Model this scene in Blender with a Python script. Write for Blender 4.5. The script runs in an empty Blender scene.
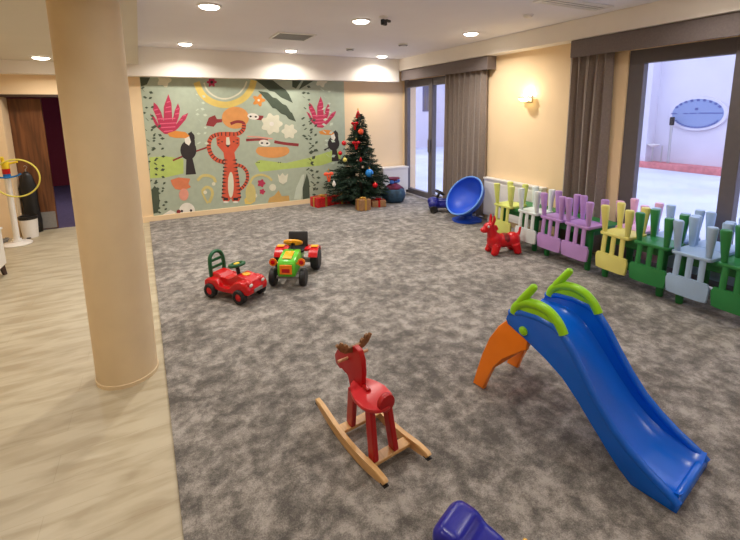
import bpy, bmesh, math, random
from mathutils import Vector, Matrix, Euler
random.seed(11)
C = bpy.context.scene.collection
PI = math.pi

# ------------------------------------------------------------------ materials
def srgb(r, g, b):
    f = lambda c: (c/255/12.92) if c/255 <= .04045 else ((c/255+.055)/1.055)**2.4
    return (f(r), f(g), f(b), 1)
def mat(name, col, rough=.5, metal=0, coat=0, noise=0, nscale=40, bump=0, bscale=200, spec=.5, sheen=0, emit=None, es=0):
    m = bpy.data.materials.new(name); m.use_nodes = True
    nt = m.node_tree; b = nt.nodes['Principled BSDF']
    b.inputs['Base Color'].default_value = srgb(*col); b.inputs['Roughness'].default_value = rough
    b.inputs['Metallic'].default_value = metal; b.inputs['Coat Weight'].default_value = coat
    b.inputs['Specular IOR Level'].default_value = spec; b.inputs['Sheen Weight'].default_value = sheen
    if emit:
        b.inputs['Emission Color'].default_value = srgb(*emit); b.inputs['Emission Strength'].default_value = es
    tc = nt.nodes.new('ShaderNodeTexCoord')
    if noise:
        n = nt.nodes.new('ShaderNodeTexNoise'); n.inputs['Scale'].default_value = nscale; n.inputs['Detail'].default_value = 4
        nt.links.new(tc.outputs['Object'], n.inputs['Vector'])
        r = nt.nodes.new('ShaderNodeValToRGB'); c = srgb(*col)
        r.color_ramp.elements[0].position = .3; r.color_ramp.elements[1].position = .7
        r.color_ramp.elements[0].color = tuple(x*(1-noise) for x in c[:3])+(1,)
        r.color_ramp.elements[1].color = tuple(min(1, x*(1+noise)) for x in c[:3])+(1,)
        nt.links.new(n.outputs['Fac'], r.inputs['Fac']); nt.links.new(r.outputs['Color'], b.inputs['Base Color'])
    if bump:
        n = nt.nodes.new('ShaderNodeTexNoise'); n.inputs['Scale'].default_value = bscale
        nt.links.new(tc.outputs['Object'], n.inputs['Vector'])
        bp = nt.nodes.new('ShaderNodeBump'); bp.inputs['Strength'].default_value = bump; bp.inputs['Distance'].default_value = .01
        nt.links.new(n.outputs['Fac'], bp.inputs['Height']); nt.links.new(bp.outputs['Normal'], b.inputs['Normal'])
    return m

def plastic(name, col, rough=.32):
    return mat(name, col, rough, noise=.04, nscale=8)

def wood_mat(name, c1, c2, rough=.45, scale=(1, 12, 12)):
    m = bpy.data.materials.new(name); m.use_nodes = True
    nt = m.node_tree; b = nt.nodes['Principled BSDF']; b.inputs['Roughness'].default_value = rough
    tc = nt.nodes.new('ShaderNodeTexCoord'); mp = nt.nodes.new('ShaderNodeMapping'); mp.inputs['Scale'].default_value = scale
    n = nt.nodes.new('ShaderNodeTexNoise'); n.inputs['Scale'].default_value = 3; n.inputs['Detail'].default_value = 8; n.inputs['Distortion'].default_value = .6
    r = nt.nodes.new('ShaderNodeValToRGB'); r.color_ramp.elements[0].color = srgb(*c1); r.color_ramp.elements[1].color = srgb(*c2)
    r.color_ramp.elements[0].position = .3; r.color_ramp.elements[1].position = .7
    L = nt.links.new
    L(tc.outputs['Object'], mp.inputs['Vector']); L(mp.outputs['Vector'], n.inputs['Vector']); L(n.outputs['Fac'], r.inputs['Fac']); L(r.outputs['Color'], b.inputs['Base Color'])
    return m

def carpet_mat():
    m = bpy.data.materials.new('carpet'); m.use_nodes = True
    nt = m.node_tree; b = nt.nodes['Principled BSDF']; b.inputs['Roughness'].default_value = .95
    b.inputs['Specular IOR Level'].default_value = .1; b.inputs['Sheen Weight'].default_value = .25
    L = nt.links.new
    tc = nt.nodes.new('ShaderNodeTexCoord')
    def noise(s, d, dist=0, rough=.6):
        n = nt.nodes.new('ShaderNodeTexNoise'); n.inputs['Scale'].default_value = s; n.inputs['Detail'].default_value = d
        n.inputs['Distortion'].default_value = dist; n.inputs['Roughness'].default_value = rough
        L(tc.outputs['Object'], n.inputs['Vector']); return n
    a = noise(9, 9, .15, .72); f = noise(150, 3); big = noise(1.6, 3)
    mx = nt.nodes.new('ShaderNodeMath'); mx.operation = 'MULTIPLY_ADD'; mx.inputs[1].default_value = .35
    L(f.outputs['Fac'], mx.inputs[0]); L(a.outputs['Fac'], mx.inputs[2])
    m2 = nt.nodes.new('ShaderNodeMath'); m2.operation = 'MULTIPLY_ADD'; m2.inputs[1].default_value = .35
    L(big.outputs['Fac'], m2.inputs[0]); L(mx.outputs[0], m2.inputs[2])
    r = nt.nodes.new('ShaderNodeValToRGB'); e = r.color_ramp.elements
    e[0].position = .72; e[0].color = srgb(86, 83, 80); e[1].position = .99; e[1].color = srgb(166, 161, 155)
    x = e.new(.84); x.color = srgb(120, 116, 111)
    L(m2.outputs[0], r.inputs['Fac']); L(r.outputs['Color'], b.inputs['Base Color'])
    bp = nt.nodes.new('ShaderNodeBump'); bp.inputs['Strength'].default_value = .6; bp.inputs['Distance'].default_value = .006
    L(mx.outputs[0], bp.inputs['Height']); L(bp.outputs['Normal'], b.inputs['Normal'])
    return m

def plank_mat():
    m = bpy.data.materials.new('planks'); m.use_nodes = True
    nt = m.node_tree; b = nt.nodes['Principled BSDF']; b.inputs['Roughness'].default_value = .42
    L = nt.links.new
    tc = nt.nodes.new('ShaderNodeTexCoord')
    br = nt.nodes.new('ShaderNodeTexBrick'); br.inputs['Scale'].default_value = 1
    br.inputs['Brick Width'].default_value = 1.2; br.inputs['Row Height'].default_value = .19; br.inputs['Mortar Size'].default_value = .0015
    br.inputs['Color1'].default_value = srgb(190, 181, 156); br.inputs['Color2'].default_value = srgb(185, 175, 150); br.inputs['Mortar'].default_value = srgb(176, 165, 140)
    L(tc.outputs['Object'], br.inputs['Vector'])
    mp = nt.nodes.new('ShaderNodeMapping'); mp.inputs['Scale'].default_value = (1.2, 5, 1)
    n = nt.nodes.new('ShaderNodeTexNoise'); n.inputs['Scale'].default_value = 2.5; n.inputs['Detail'].default_value = 7; n.inputs['Distortion'].default_value = .4
    L(tc.outputs['Object'], mp.inputs['Vector']); L(mp.outputs['Vector'], n.inputs['Vector'])
    r = nt.nodes.new('ShaderNodeValToRGB'); r.color_ramp.elements[0].color = srgb(226, 220, 212); r.color_ramp.elements[1].color = (1, 1, 1, 1)
    r.color_ramp.elements[0].position = .35; r.color_ramp.elements[1].position = .6
    mu = nt.nodes.new('ShaderNodeMixRGB'); mu.blend_type = 'MULTIPLY'; mu.inputs['Fac'].default_value = 1
    L(n.outputs['Fac'], r.inputs['Fac']); L(br.outputs['Color'], mu.inputs['Color1']); L(r.outputs['Color'], mu.inputs['Color2']); L(mu.outputs['Color'], b.inputs['Base Color'])
    return m

def glass_mat():
    m = bpy.data.materials.new('glass'); m.use_nodes = True; nt = m.node_tree
    nt.nodes.remove(nt.nodes['Principled BSDF']); o = nt.nodes['Material Output']
    t = nt.nodes.new('ShaderNodeBsdfTransparent'); t.inputs['Color'].default_value = (.95, .96, .97, 1)
    g = nt.nodes.new('ShaderNodeBsdfGlossy'); g.inputs['Roughness'].default_value = .03
    lw = nt.nodes.new('ShaderNodeLayerWeight'); lw.inputs['Blend'].default_value = .5
    pw = nt.nodes.new('ShaderNodeMath'); pw.operation = 'POWER'; pw.inputs[1].default_value = 4; nt.links.new(lw.outputs['Facing'], pw.inputs[0])
    fr = nt.nodes.new('ShaderNodeMath'); fr.operation = 'MULTIPLY_ADD'; fr.inputs[1].default_value = .5; fr.inputs[2].default_value = .03; nt.links.new(pw.outputs[0], fr.inputs[0])
    mx = nt.nodes.new('ShaderNodeMixShader')
    nt.links.new(fr.outputs[0], mx.inputs[0]); nt.links.new(t.outputs[0], mx.inputs[1]); nt.links.new(g.outputs[0], mx.inputs[2]); nt.links.new(mx.outputs[0], o.inputs['Surface'])
    return m

M = dict(
 wall=mat('wall', (240, 214, 174), .85, noise=.02, nscale=3, bump=.05, bscale=300),
 cream=mat('cream', (232, 222, 205), .8, noise=.02, nscale=3),
 ceil=mat('ceiling', (240, 237, 240), .9, noise=.02, nscale=2),
 lowceil=mat('lowceil', (222, 218, 204), .9, noise=.02, nscale=2),
 soffit=mat('soffit', (236, 230, 220), .8, noise=.02, nscale=3),
 column=mat('column', (222, 202, 166), .6, noise=.03, nscale=6, bump=.04, bscale=120),
 carpet=carpet_mat(), planks=plank_mat(), glass=glass_mat(),
 frame=mat('frame', (98, 93, 96), .5, noise=.05, nscale=20),
 pelmet=mat('pelmet', (112, 102, 100), .75, noise=.1, nscale=60, bump=.1),
 curtain=mat('curtain', (132, 119, 110), .8, noise=.1, nscale=50, bump=.15, bscale=400, sheen=.3),
 white=mat('white', (235, 233, 228), .4, noise=.02), whitew=mat('white_metal', (228, 226, 222), .35, noise=.02),
 black=mat('black', (22, 22, 24), .45, noise=.2), rubber=mat('rubber', (28, 28, 30), .6, noise=.15), darkgrey=mat('dark_grey', (60, 60, 62), .5, noise=.1),
 grey=mat('grey', (140, 138, 136), .5, noise=.08), steel=mat('steel', (190, 190, 190), .3, metal=1),
 red=plastic('red_plastic', (200, 12, 20), .28), red2=plastic('red_inflatable', (200, 6, 22), .3), dred=plastic('dark_red', (120, 10, 16)),
 mred=mat('moose_red', (176, 8, 18), .35, noise=.05, nscale=10), mseat=mat('seat_red', (205, 48, 54), .3, noise=.04, nscale=10),
 green=plastic('green_plastic', (40, 128, 66), .4), dgreen=plastic('deep_green', (24, 92, 56), .4), lgreen=plastic('lime_green', (150, 218, 22), .35), tgreen=plastic('tractor_green', (96, 196, 46), .3),
 yellow=plastic('chair_yellow', (222, 216, 122), .45), ygreen=plastic('chair_yellowgreen', (206, 216, 118), .45),
 lilac=plastic('chair_lilac', (182, 142, 206), .45), lblue=plastic('chair_blue', (160, 188, 220), .45), pwhite=plastic('chair_white', (214, 226, 226), .45), pink=plastic('chair_pink', (226, 178, 208), .45),
 blue=plastic('slide_blue', (8, 100, 218), .25), dblue=plastic('dark_blue', (22, 26, 150), .28), navy=plastic('navy', (28, 34, 128), .35), bowl=plastic('bowl_blue', (30, 80, 200), .45), rim=plastic('rim_blue', (96, 146, 222), .45),
 orange=plastic('orange_plastic', (255, 136, 14), .35), oyellow=plastic('orange_yellow', (240, 170, 30), .35), byellow=plastic('bright_yellow', (240, 210, 50), .35),
 rockwood=wood_mat('rocker_wood', (196, 150, 92), (222, 182, 126), .4), antler=wood_mat('antler_wood', (110, 74, 44), (160, 118, 80), .5),
 dowel=wood_mat('dowel_wood', (180, 130, 96), (205, 160, 122), .45), doorwood=wood_mat('door_wood', (84, 50, 30), (132, 84, 50), .4, (8, 1, .6)), darkwood=wood_mat('dark_wood', (50, 32, 24), (74, 50, 36), .5),
 maroon=mat('maroon_wall', (120, 26, 40), .8, noise=.05), purple=mat('purple_carpet', (84, 72, 104), .95, noise=.15, nscale=30),
 needle=mat('needle', (18, 46, 28), .7, noise=.35, nscale=9), needle2=mat('needle2', (30, 66, 38), .7, noise=.35, nscale=9),
 bauble=mat('bauble', (200, 20, 30), .2, metal=.3), baubleo=mat('bauble_orange', (240, 90, 50), .3), baubleb=mat('bauble_blue', (40, 130, 210), .25, metal=.2), baublew=mat('bauble_white', (225, 225, 220), .3), baubley=mat('bauble_yellow', (220, 210, 110), .3),
 wrap=mat('wrap_red', (190, 30, 34), .25, noise=.5, nscale=60), hoop=plastic('hoop_yellow', (226, 214, 96), .4), gold=mat('gold', (214, 170, 80), .3, metal=.7), kraft=mat('kraft', (150, 112, 76), .8, noise=.2, nscale=40),
 teal=mat('teal_cloth', (38, 68, 92), .7, noise=.4, nscale=14), wine=mat('wine_cloth', (112, 34, 70), .7, noise=.4, nscale=14), bluebow=mat('blue_bow', (60, 110, 200), .5),
 snow=mat('snow', (200, 206, 218), .85, noise=.14, nscale=.7), render_=mat('render', (206, 204, 214), .85, noise=.03, nscale=2), brick=mat('brick', (196, 120, 120), .85, noise=.2, nscale=8),
 plaque=mat('plaque', (128, 146, 182), .5, noise=.04), letters=mat('letters', (84, 96, 150), .6), farwin=mat('far_window', (92, 92, 120), .3),
 lamp=mat('lamp', (255, 246, 225), .5, emit=(255, 244, 226), es=16), sconce=mat('sconce_glass', (255, 240, 200), .5, emit=(255, 226, 160), es=5),
 dimlamp=mat('dim_lamp', (235, 228, 215), .5, noise=.02),
)
MC = dict(sage=(176, 188, 168), lime=(186, 208, 112), yellow=(228, 202, 112), cream=(226, 224, 200), rose=(190, 56, 90), pink=(224, 100, 132), dark=(52, 46, 46), white=(238, 234, 222),
          orange=(226, 148, 68), orange2=(226, 158, 92), maroon=(146, 54, 56), tiger=(214, 92, 64), leaf=(76, 88, 72), pale=(206, 218, 200), coral=(222, 132, 92), peach=(232, 160, 140), yellow2=(214, 200, 130), ochre=(208, 168, 100))
MM = {k: mat('mural_'+k, v, .8, noise=.05, nscale=12) for k, v in MC.items()}

# ------------------------------------------------------------------ mesh helpers
def link(name, bm, m, parent=None, smooth=False, loc=None, angle=None):
    me = bpy.data.meshes.new(name)
    bmesh.ops.recalc_face_normals(bm, faces=bm.faces)
    bm.to_mesh(me); bm.free()
    o = bpy.data.objects.new(name, me); C.objects.link(o)
    for x in (m if isinstance(m, (list, tuple)) else [m]): me.materials.append(x)
    if smooth:
        for p in me.polygons: p.use_smooth = True
        try: me.set_sharp_from_angle(angle=angle or math.radians(40))
        except Exception: pass
    if parent: o.parent = parent
    if loc: o.location = loc
    return o
def tag(o, label, cat, group=None, kind=None):
    o['label'] = label
    if cat: o['category'] = cat
    if group: o['group'] = group
    if kind: o['kind'] = kind
    return o
def thing(name, label, cat, loc=(0, 0, 0), rz=0, group=None):
    o = bpy.data.objects.new(name, None); o.empty_display_size = .1; C.objects.link(o)
    o.location = loc; o.rotation_euler = (0, 0, rz)
    return tag(o, label, cat, group)
def struct(name, bm, m, label=None, smooth=False):
    o = link(name, bm, m, smooth=smooth); o['kind'] = 'structure'
    if label: o['label'] = label
    return o
def B(): return bmesh.new()
def box(bm, x0, x1, y0, y1, z0, z1, bev=0, seg=2, mx=None):
    r = bmesh.ops.create_cube(bm, size=1)
    vs = r['verts']
    for v in vs: v.co = Vector(((x0+x1)/2+v.co.x*(x1-x0), (y0+y1)/2+v.co.y*(y1-y0), (z0+z1)/2+v.co.z*(z1-z0)))
    if bev:
        es = list({e for v in vs for e in v.link_edges})
        r = bmesh.ops.bevel(bm, geom=es, offset=bev, segments=seg, affect='EDGES', profile=.5)
        vs = list({v for f in r['faces'] for v in f.verts} | {v for v in vs if v.is_valid})
    if mx: bmesh.ops.transform(bm, matrix=mx, verts=vs)
    return bm
def lathe(bm, prof, n=24, mx=None, cx=0, cy=0, ring=False):
    rings = []
    for r, z in prof:
        if r < 1e-6: rings.append([bm.verts.new((cx, cy, z))])
        else: rings.append([bm.verts.new((cx+r*math.cos(2*PI*i/n), cy+r*math.sin(2*PI*i/n), z)) for i in range(n)])
    for a, b in zip(rings, rings[1:]):
        for i in range(n):
            j = (i+1) % n
            if len(a) == 1 and len(b) == 1: continue
            if len(a) == 1: bm.faces.new((a[0], b[i], b[j]))
            elif len(b) == 1: bm.faces.new((a[i], a[j], b[0]))
            else: bm.faces.new((a[i], a[j], b[j], b[i]))
    if ring:
        a, b = rings[-1], rings[0]
        for i in range(n): bm.faces.new((a[i], a[(i+1) % n], b[(i+1) % n], b[i]))
    else:
        if len(rings[0]) > 1: bm.faces.new(rings[0][::-1])
        if len(rings[-1]) > 1: bm.faces.new(rings[-1])
    if mx: bmesh.ops.transform(bm, matrix=mx, verts=[v for r in rings for v in r])
    return bm
def spline(pts, k=6, closed=False):
    P = [Vector(p) for p in pts]; n = len(P); out = []
    for i in range(n if closed else n-1):
        if closed: p0, p1, p2, p3 = P[i-1], P[i], P[(i+1) % n], P[(i+2) % n]
        else: p0, p1, p2, p3 = P[max(i-1, 0)], P[i], P[i+1], P[min(i+2, n-1)]
        for q in range(k):
            t = q/k
            out.append(.5*((2*p1)+(p2-p0)*t+(2*p0-5*p1+4*p2-p3)*t*t+(3*p1-p0-3*p2+p3)*t**3))
    if not closed: out.append(P[-1])
    return out
def tube(bm, pts, r, n=10, closed=False, flat=1.0, up=None):
    pts = [Vector(p) for p in pts]; rs = r if isinstance(r, (list, tuple)) else [r]*len(pts)
    rings = []; N = len(pts); prev = None
    for i, p in enumerate(pts):
        a = pts[i-1] if (i or closed) else p; b = pts[(i+1) % N] if (i < N-1 or closed) else p
        t = (b-a).normalized()
        if prev is None: u = (up.copy() if up else (Vector((0, 0, 1)) if abs(t.z) < .9 else Vector((1, 0, 0))))
        else: u = prev
        u = (u-t*u.dot(t)).normalized(); prev = u; w = t.cross(u)
        rings.append([bm.verts.new(p+u*rs[i]*flat*math.cos(2*PI*k/n)+w*rs[i]*math.sin(2*PI*k/n)) for k in range(n)])
    m = N if closed else N-1
    for i in range(m):
        a, b = rings[i], rings[(i+1) % N]
        for k in range(n):
            j = (k+1) % n; bm.faces.new((a[k], a[j], b[j], b[k]))
    if not closed: bm.faces.new(rings[0][::-1]); bm.faces.new(rings[-1])
    return bm
def prism(bm, poly, y0, y1, axis='y', bev=0, mx=None):
    """extrude a 2D polygon: axis y -> poly is (x,z); axis z -> (x,y); axis x -> (y,z)"""
    def P(a, b, t): return (a, t, b) if axis == 'y' else ((a, b, t) if axis == 'z' else (t, a, b))
    A = [bm.verts.new(P(a, b, y0)) for a, b in poly]; D = [bm.verts.new(P(a, b, y1)) for a, b in poly]
    n = len(poly); caps = [bm.faces.new(A), bm.faces.new(D[::-1])]
    for i in range(n): bm.faces.new((A[i], D[i], D[(i+1) % n], A[(i+1) % n]))
    vs = A+D
    if bev:
        es = list({e for f in caps for e in f.edges})
        r = bmesh.ops.bevel(bm, geom=es, offset=bev, segments=2, affect='EDGES', profile=.5)
        vs = list({v for f in r['faces'] for v in f.verts} | {v for v in vs if v.is_valid})
    if mx: bmesh.ops.transform(bm, matrix=mx, verts=vs)
    return bm
def ball(bm, c, r, seg=16, mx=None):
    r = r if isinstance(r, (list, tuple)) else (r, r, r)
    q = bmesh.ops.create_uvsphere(bm, u_segments=seg, v_segments=max(6, seg*2//3), radius=1)
    m = Matrix.Translation(c) @ (mx or Matrix()) @ Matrix.Diagonal((*r, 1))
    bmesh.ops.transform(bm, matrix=m, verts=q['verts']); return bm
def rrect(x0, x1, y0, y1, r, n=4):
    out = []
    for cx, cy, a in ((x1-r, y1-r, 0), (x0+r, y1-r, 90), (x0+r, y0+r, 180), (x1-r, y0+r, 270)):
        for i in range(n+1):
            t = math.radians(a+90*i/n); out.append((cx+r*math.cos(t), cy+r*math.sin(t)))
    return out
def fuse(bm, voxel=.01, smooth=6):
    """union overlapping closed shells into one smooth skin"""
    me = bpy.data.meshes.new('tmp'); bmesh.ops.recalc_face_normals(bm, faces=bm.faces); bm.to_mesh(me); bm.free()
    o = bpy.data.objects.new('tmp', me); C.objects.link(o)
    m = o.modifiers.new('r', 'REMESH'); m.mode = 'VOXEL'; m.voxel_size = voxel
    s = o.modifiers.new('s', 'SMOOTH'); s.factor = .5; s.iterations = smooth
    dg = bpy.context.evaluated_depsgraph_get(); dg.update()
    r = bpy.data.meshes.new_from_object(o.evaluated_get(dg))
    bpy.data.objects.remove(o); out = bmesh.new(); out.from_mesh(r); bpy.data.meshes.remove(r)
    return out
def RZ(a): return Matrix.Rotation(a, 4, 'Z')
def RX(a): return Matrix.Rotation(a, 4, 'X')
def RY(a): return Matrix.Rotation(a, 4, 'Y')
def T(*v): return Matrix.Translation(v)
def dup(root, loc=None, rz=None):
    r = root.copy(); C.objects.link(r)
    if loc is not None: r.location = loc
    if rz is not None: r.rotation_euler = (0, 0, rz)
    for ch in list(root.children):
        c = ch.copy(); C.objects.link(c); c.parent = r
        for g in list(ch.children):
            d = g.copy(); C.objects.link(d); d.parent = c
    return r
MURAL=[
('lime',[(-0.155,1.06),(0.082,1.061),(0.346,1.002),(0.327,0.756),(0.052,0.712),(-0.176,0.715)]),
('lime',[(1.515,0.851),(1.605,0.904),(2.08,0.813),(2.591,0.891),(2.993,0.994),(3.199,0.97),(3.195,0.822),(2.782,0.721),(2.326,0.71),(1.593,0.686)]),
('dark',[(1.568,0.86),(1.562,0.85),(1.55,0.851),(1.545,0.861),(1.551,0.871),(1.563,0.87)]),
('dark',[(1.603,0.857),(1.596,0.847),(1.585,0.848),(1.579,0.859),(1.586,0.869),(1.597,0.868)]),
('dark',[(1.959,0.834),(1.952,0.823),(1.94,0.824),(1.934,0.835),(1.941,0.845),(1.953,0.844)]),
('dark',[(1.995,0.831),(1.988,0.821),(1.976,0.822),(1.971,0.833),(1.977,0.843),(1.989,0.842)]),
('yellow',[(0.596,2.243),(0.604,2.217),(0.7,2.256),(0.692,2.283)]),
('yellow',[(0.604,2.217),(0.615,2.177),(0.711,2.216),(0.7,2.256)]),
('yellow',[(0.615,2.177),(0.629,2.13),(0.725,2.174),(0.711,2.216)]),
('yellow',[(0.629,2.13),(0.648,2.081),(0.74,2.133),(0.725,2.174)]),
('yellow',[(0.648,2.081),(0.672,2.037),(0.758,2.101),(0.74,2.133)]),
('yellow',[(0.672,2.037),(0.701,1.999),(0.779,2.074),(0.758,2.101)]),
('yellow',[(0.701,1.999),(0.733,1.966),(0.804,2.048),(0.779,2.074)]),
('yellow',[(0.733,1.966),(0.768,1.935),(0.833,2.024),(0.804,2.048)]),
('yellow',[(0.768,1.935),(0.808,1.908),(0.865,2.002),(0.833,2.024)]),
('yellow',[(0.808,1.908),(0.85,1.886),(0.898,1.985),(0.865,2.002)]),
('yellow',[(0.85,1.886),(0.896,1.867),(0.936,1.97),(0.898,1.985)]),
('yellow',[(0.896,1.867),(0.946,1.852),(0.977,1.958),(0.936,1.97)]),
('yellow',[(0.946,1.852),(0.999,1.841),(1.021,1.949),(0.977,1.958)]),
('yellow',[(0.999,1.841),(1.053,1.835),(1.065,1.945),(1.021,1.949)]),
('yellow',[(1.053,1.835),(1.109,1.836),(1.107,1.945),(1.065,1.945)]),
('yellow',[(1.109,1.836),(1.166,1.844),(1.151,1.952),(1.107,1.945)]),
('yellow',[(1.166,1.844),(1.224,1.86),(1.198,1.965),(1.151,1.952)]),
('yellow',[(1.224,1.86),(1.281,1.88),(1.246,1.982),(1.198,1.965)]),
('yellow',[(1.281,1.88),(1.335,1.904),(1.291,2.003),(1.246,1.982)]),
('yellow',[(1.335,1.904),(1.385,1.932),(1.331,2.025),(1.291,2.003)]),
('yellow',[(1.385,1.932),(1.43,1.965),(1.364,2.049),(1.331,2.025)]),
('yellow',[(1.43,1.965),(1.471,2.002),(1.395,2.078),(1.364,2.049)]),
('yellow',[(1.471,2.002),(1.507,2.041),(1.423,2.109),(1.395,2.078)]),
('yellow',[(1.507,2.041),(1.537,2.08),(1.449,2.143),(1.423,2.109)]),
('yellow',[(1.537,2.08),(1.565,2.119),(1.471,2.173),(1.449,2.143)]),
('yellow',[(1.565,2.119),(1.588,2.162),(1.488,2.204),(1.471,2.173)]),
('yellow',[(1.588,2.162),(1.607,2.206),(1.502,2.237),(1.488,2.204)]),
('yellow',[(1.607,2.206),(1.62,2.246),(1.513,2.272),(1.502,2.237)]),
('yellow',[(1.62,2.246),(1.63,2.279),(1.522,2.304),(1.513,2.272)]),
('yellow',[(1.63,2.279),(1.637,2.301),(1.53,2.327),(1.522,2.304)]),
('cream',[(0.747,2.25),(0.752,2.232),(0.777,2.241),(0.771,2.26)]),
('cream',[(0.752,2.232),(0.76,2.206),(0.784,2.215),(0.777,2.241)]),
('cream',[(0.76,2.206),(0.769,2.175),(0.793,2.186),(0.784,2.215)]),
('cream',[(0.769,2.175),(0.782,2.143),(0.805,2.157),(0.793,2.186)]),
('cream',[(0.782,2.143),(0.8,2.114),(0.821,2.132),(0.805,2.157)]),
('cream',[(0.8,2.114),(0.822,2.089),(0.841,2.109),(0.821,2.132)]),
('cream',[(0.822,2.089),(0.849,2.064),(0.866,2.085),(0.841,2.109)]),
('cream',[(0.849,2.064),(0.878,2.04),(0.894,2.063),(0.866,2.085)]),
('cream',[(0.878,2.04),(0.91,2.02),(0.924,2.044),(0.894,2.063)]),
('cream',[(0.91,2.02),(0.942,2.004),(0.953,2.029),(0.924,2.044)]),
('cream',[(0.942,2.004),(0.974,1.992),(0.983,2.018),(0.953,2.029)]),
('cream',[(0.974,1.992),(1.009,1.984),(1.015,2.01),(0.983,2.018)]),
('cream',[(1.009,1.984),(1.044,1.979),(1.048,2.006),(1.015,2.01)]),
('cream',[(1.044,1.979),(1.08,1.978),(1.081,2.006),(1.048,2.006)]),
('cream',[(1.08,1.978),(1.116,1.981),(1.114,2.008),(1.081,2.006)]),
('cream',[(1.116,1.981),(1.153,1.989),(1.148,2.016),(1.114,2.008)]),
('cream',[(1.153,1.989),(1.192,2.002),(1.184,2.028),(1.148,2.016)]),
('cream',[(1.192,2.002),(1.23,2.018),(1.22,2.043),(1.184,2.028)]),
('cream',[(1.23,2.018),(1.266,2.036),(1.255,2.06),(1.22,2.043)]),
('cream',[(1.266,2.036),(1.299,2.056),(1.285,2.078),(1.255,2.06)]),
('cream',[(1.299,2.056),(1.329,2.077),(1.312,2.098),(1.285,2.078)]),
('cream',[(1.329,2.077),(1.356,2.101),(1.337,2.121),(1.312,2.098)]),
('cream',[(1.356,2.101),(1.38,2.127),(1.36,2.145),(1.337,2.121)]),
('cream',[(1.38,2.127),(1.401,2.152),(1.38,2.169),(1.36,2.145)]),
('cream',[(1.401,2.152),(1.42,2.176),(1.398,2.191),(1.38,2.169)]),
('cream',[(1.42,2.176),(1.436,2.201),(1.412,2.214),(1.398,2.191)]),
('cream',[(1.436,2.201),(1.449,2.227),(1.424,2.237),(1.412,2.214)]),
('cream',[(1.449,2.227),(1.459,2.251),(1.433,2.26),(1.424,2.237)]),
('cream',[(1.459,2.251),(1.467,2.271),(1.441,2.28),(1.433,2.26)]),
('cream',[(1.467,2.271),(1.472,2.285),(1.447,2.294),(1.441,2.28)]),
('rose',[(0.967,2.269),(0.956,2.256),(0.936,2.248),(0.924,2.243),(0.925,2.23),(0.927,2.209),(0.919,2.193),(0.903,2.195),(0.888,2.208),(0.879,2.216),(0.868,2.208),(0.851,2.194),(0.835,2.192),(0.83,2.207),(0.835,2.228),(0.837,2.241),(0.826,2.246),(0.808,2.253),(0.799,2.266),(0.81,2.28),(0.829,2.287),(0.841,2.293),(0.84,2.306),(0.838,2.326),(0.846,2.342),(0.862,2.34),(0.877,2.327),(0.886,2.32),(0.897,2.328),(0.913,2.342),(0.93,2.344),(0.935,2.329),(0.93,2.308),(0.928,2.295),(0.939,2.29),(0.958,2.283)]),
('dark',[(0.908,2.268),(0.899,2.249),(0.88,2.241),(0.863,2.249),(0.857,2.267),(0.866,2.286),(0.884,2.294),(0.902,2.287)]),
('rose',[(-0.088,1.759),(-0.032,1.717),(0.022,1.581),(0.004,1.696),(-0.036,1.82),(-0.017,1.937),(0.03,1.886),(0.077,1.777),(0.102,1.631),(0.121,1.86),(0.205,2.066),(0.24,1.921),(0.231,1.639),(0.279,1.806),(0.337,1.921),(0.359,1.832),(0.328,1.69),(0.279,1.574),(0.389,1.72),(0.481,1.761),(0.433,1.656),(0.303,1.51),(0.189,1.413),(0.094,1.427),(-0.01,1.54)]),
('pink',[(-0.023,1.82),(0.035,1.834),(0.033,1.816),(-0.024,1.802)]),
('pink',[(-0.01,1.747),(0.066,1.762),(0.064,1.744),(-0.012,1.729)]),
('pink',[(-0.003,1.675),(0.102,1.689),(0.1,1.67),(-0.004,1.657)]),
('pink',[(0.171,1.942),(0.22,1.957),(0.218,1.939),(0.169,1.924)]),
('pink',[(0.15,1.859),(0.227,1.874),(0.225,1.856),(0.148,1.841)]),
('pink',[(0.134,1.787),(0.23,1.801),(0.229,1.783),(0.132,1.769)]),
('pink',[(0.295,1.827),(0.345,1.842),(0.343,1.824),(0.294,1.809)]),
('pink',[(0.28,1.754),(0.349,1.768),(0.347,1.75),(0.278,1.735)]),
('pink',[(0.394,1.72),(0.444,1.735),(0.443,1.717),(0.392,1.702)]),
('pink',[(0.324,1.648),(0.384,1.662),(0.383,1.644),(0.323,1.629)]),
('pink',[(0.068,1.674),(0.279,1.685),(0.277,1.667),(0.066,1.656)]),
('pink',[(0.043,1.601),(0.292,1.611),(0.291,1.593),(0.041,1.583)]),
('pink',[(0.056,1.538),(0.267,1.548),(0.266,1.53),(0.054,1.52)]),
('pink',[(0.088,1.475),(0.224,1.486),(0.222,1.468),(0.087,1.456)]),
('rose',[(2.519,1.76),(2.582,1.722),(2.647,1.598),(2.621,1.703),(2.571,1.816),(2.585,1.924),(2.638,1.877),(2.694,1.777),(2.73,1.644),(2.737,1.852),(2.815,2.041),(2.861,1.909),(2.868,1.651),(2.909,1.804),(2.964,1.908),(2.993,1.827),(2.968,1.697),(2.923,1.592),(3.032,1.725),(3.127,1.763),(3.082,1.666),(2.952,1.533),(2.835,1.445),(2.733,1.457),(2.616,1.561)]),
('pink',[(2.585,1.816),(2.646,1.83),(2.645,1.813),(2.585,1.8)]),
('pink',[(2.603,1.75),(2.684,1.763),(2.683,1.747),(2.602,1.733)]),
('pink',[(2.615,1.684),(2.727,1.696),(2.726,1.68),(2.615,1.667)]),
('pink',[(2.786,1.928),(2.837,1.942),(2.836,1.925),(2.785,1.911)]),
('pink',[(2.768,1.852),(2.85,1.866),(2.849,1.849),(2.767,1.836)]),
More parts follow.
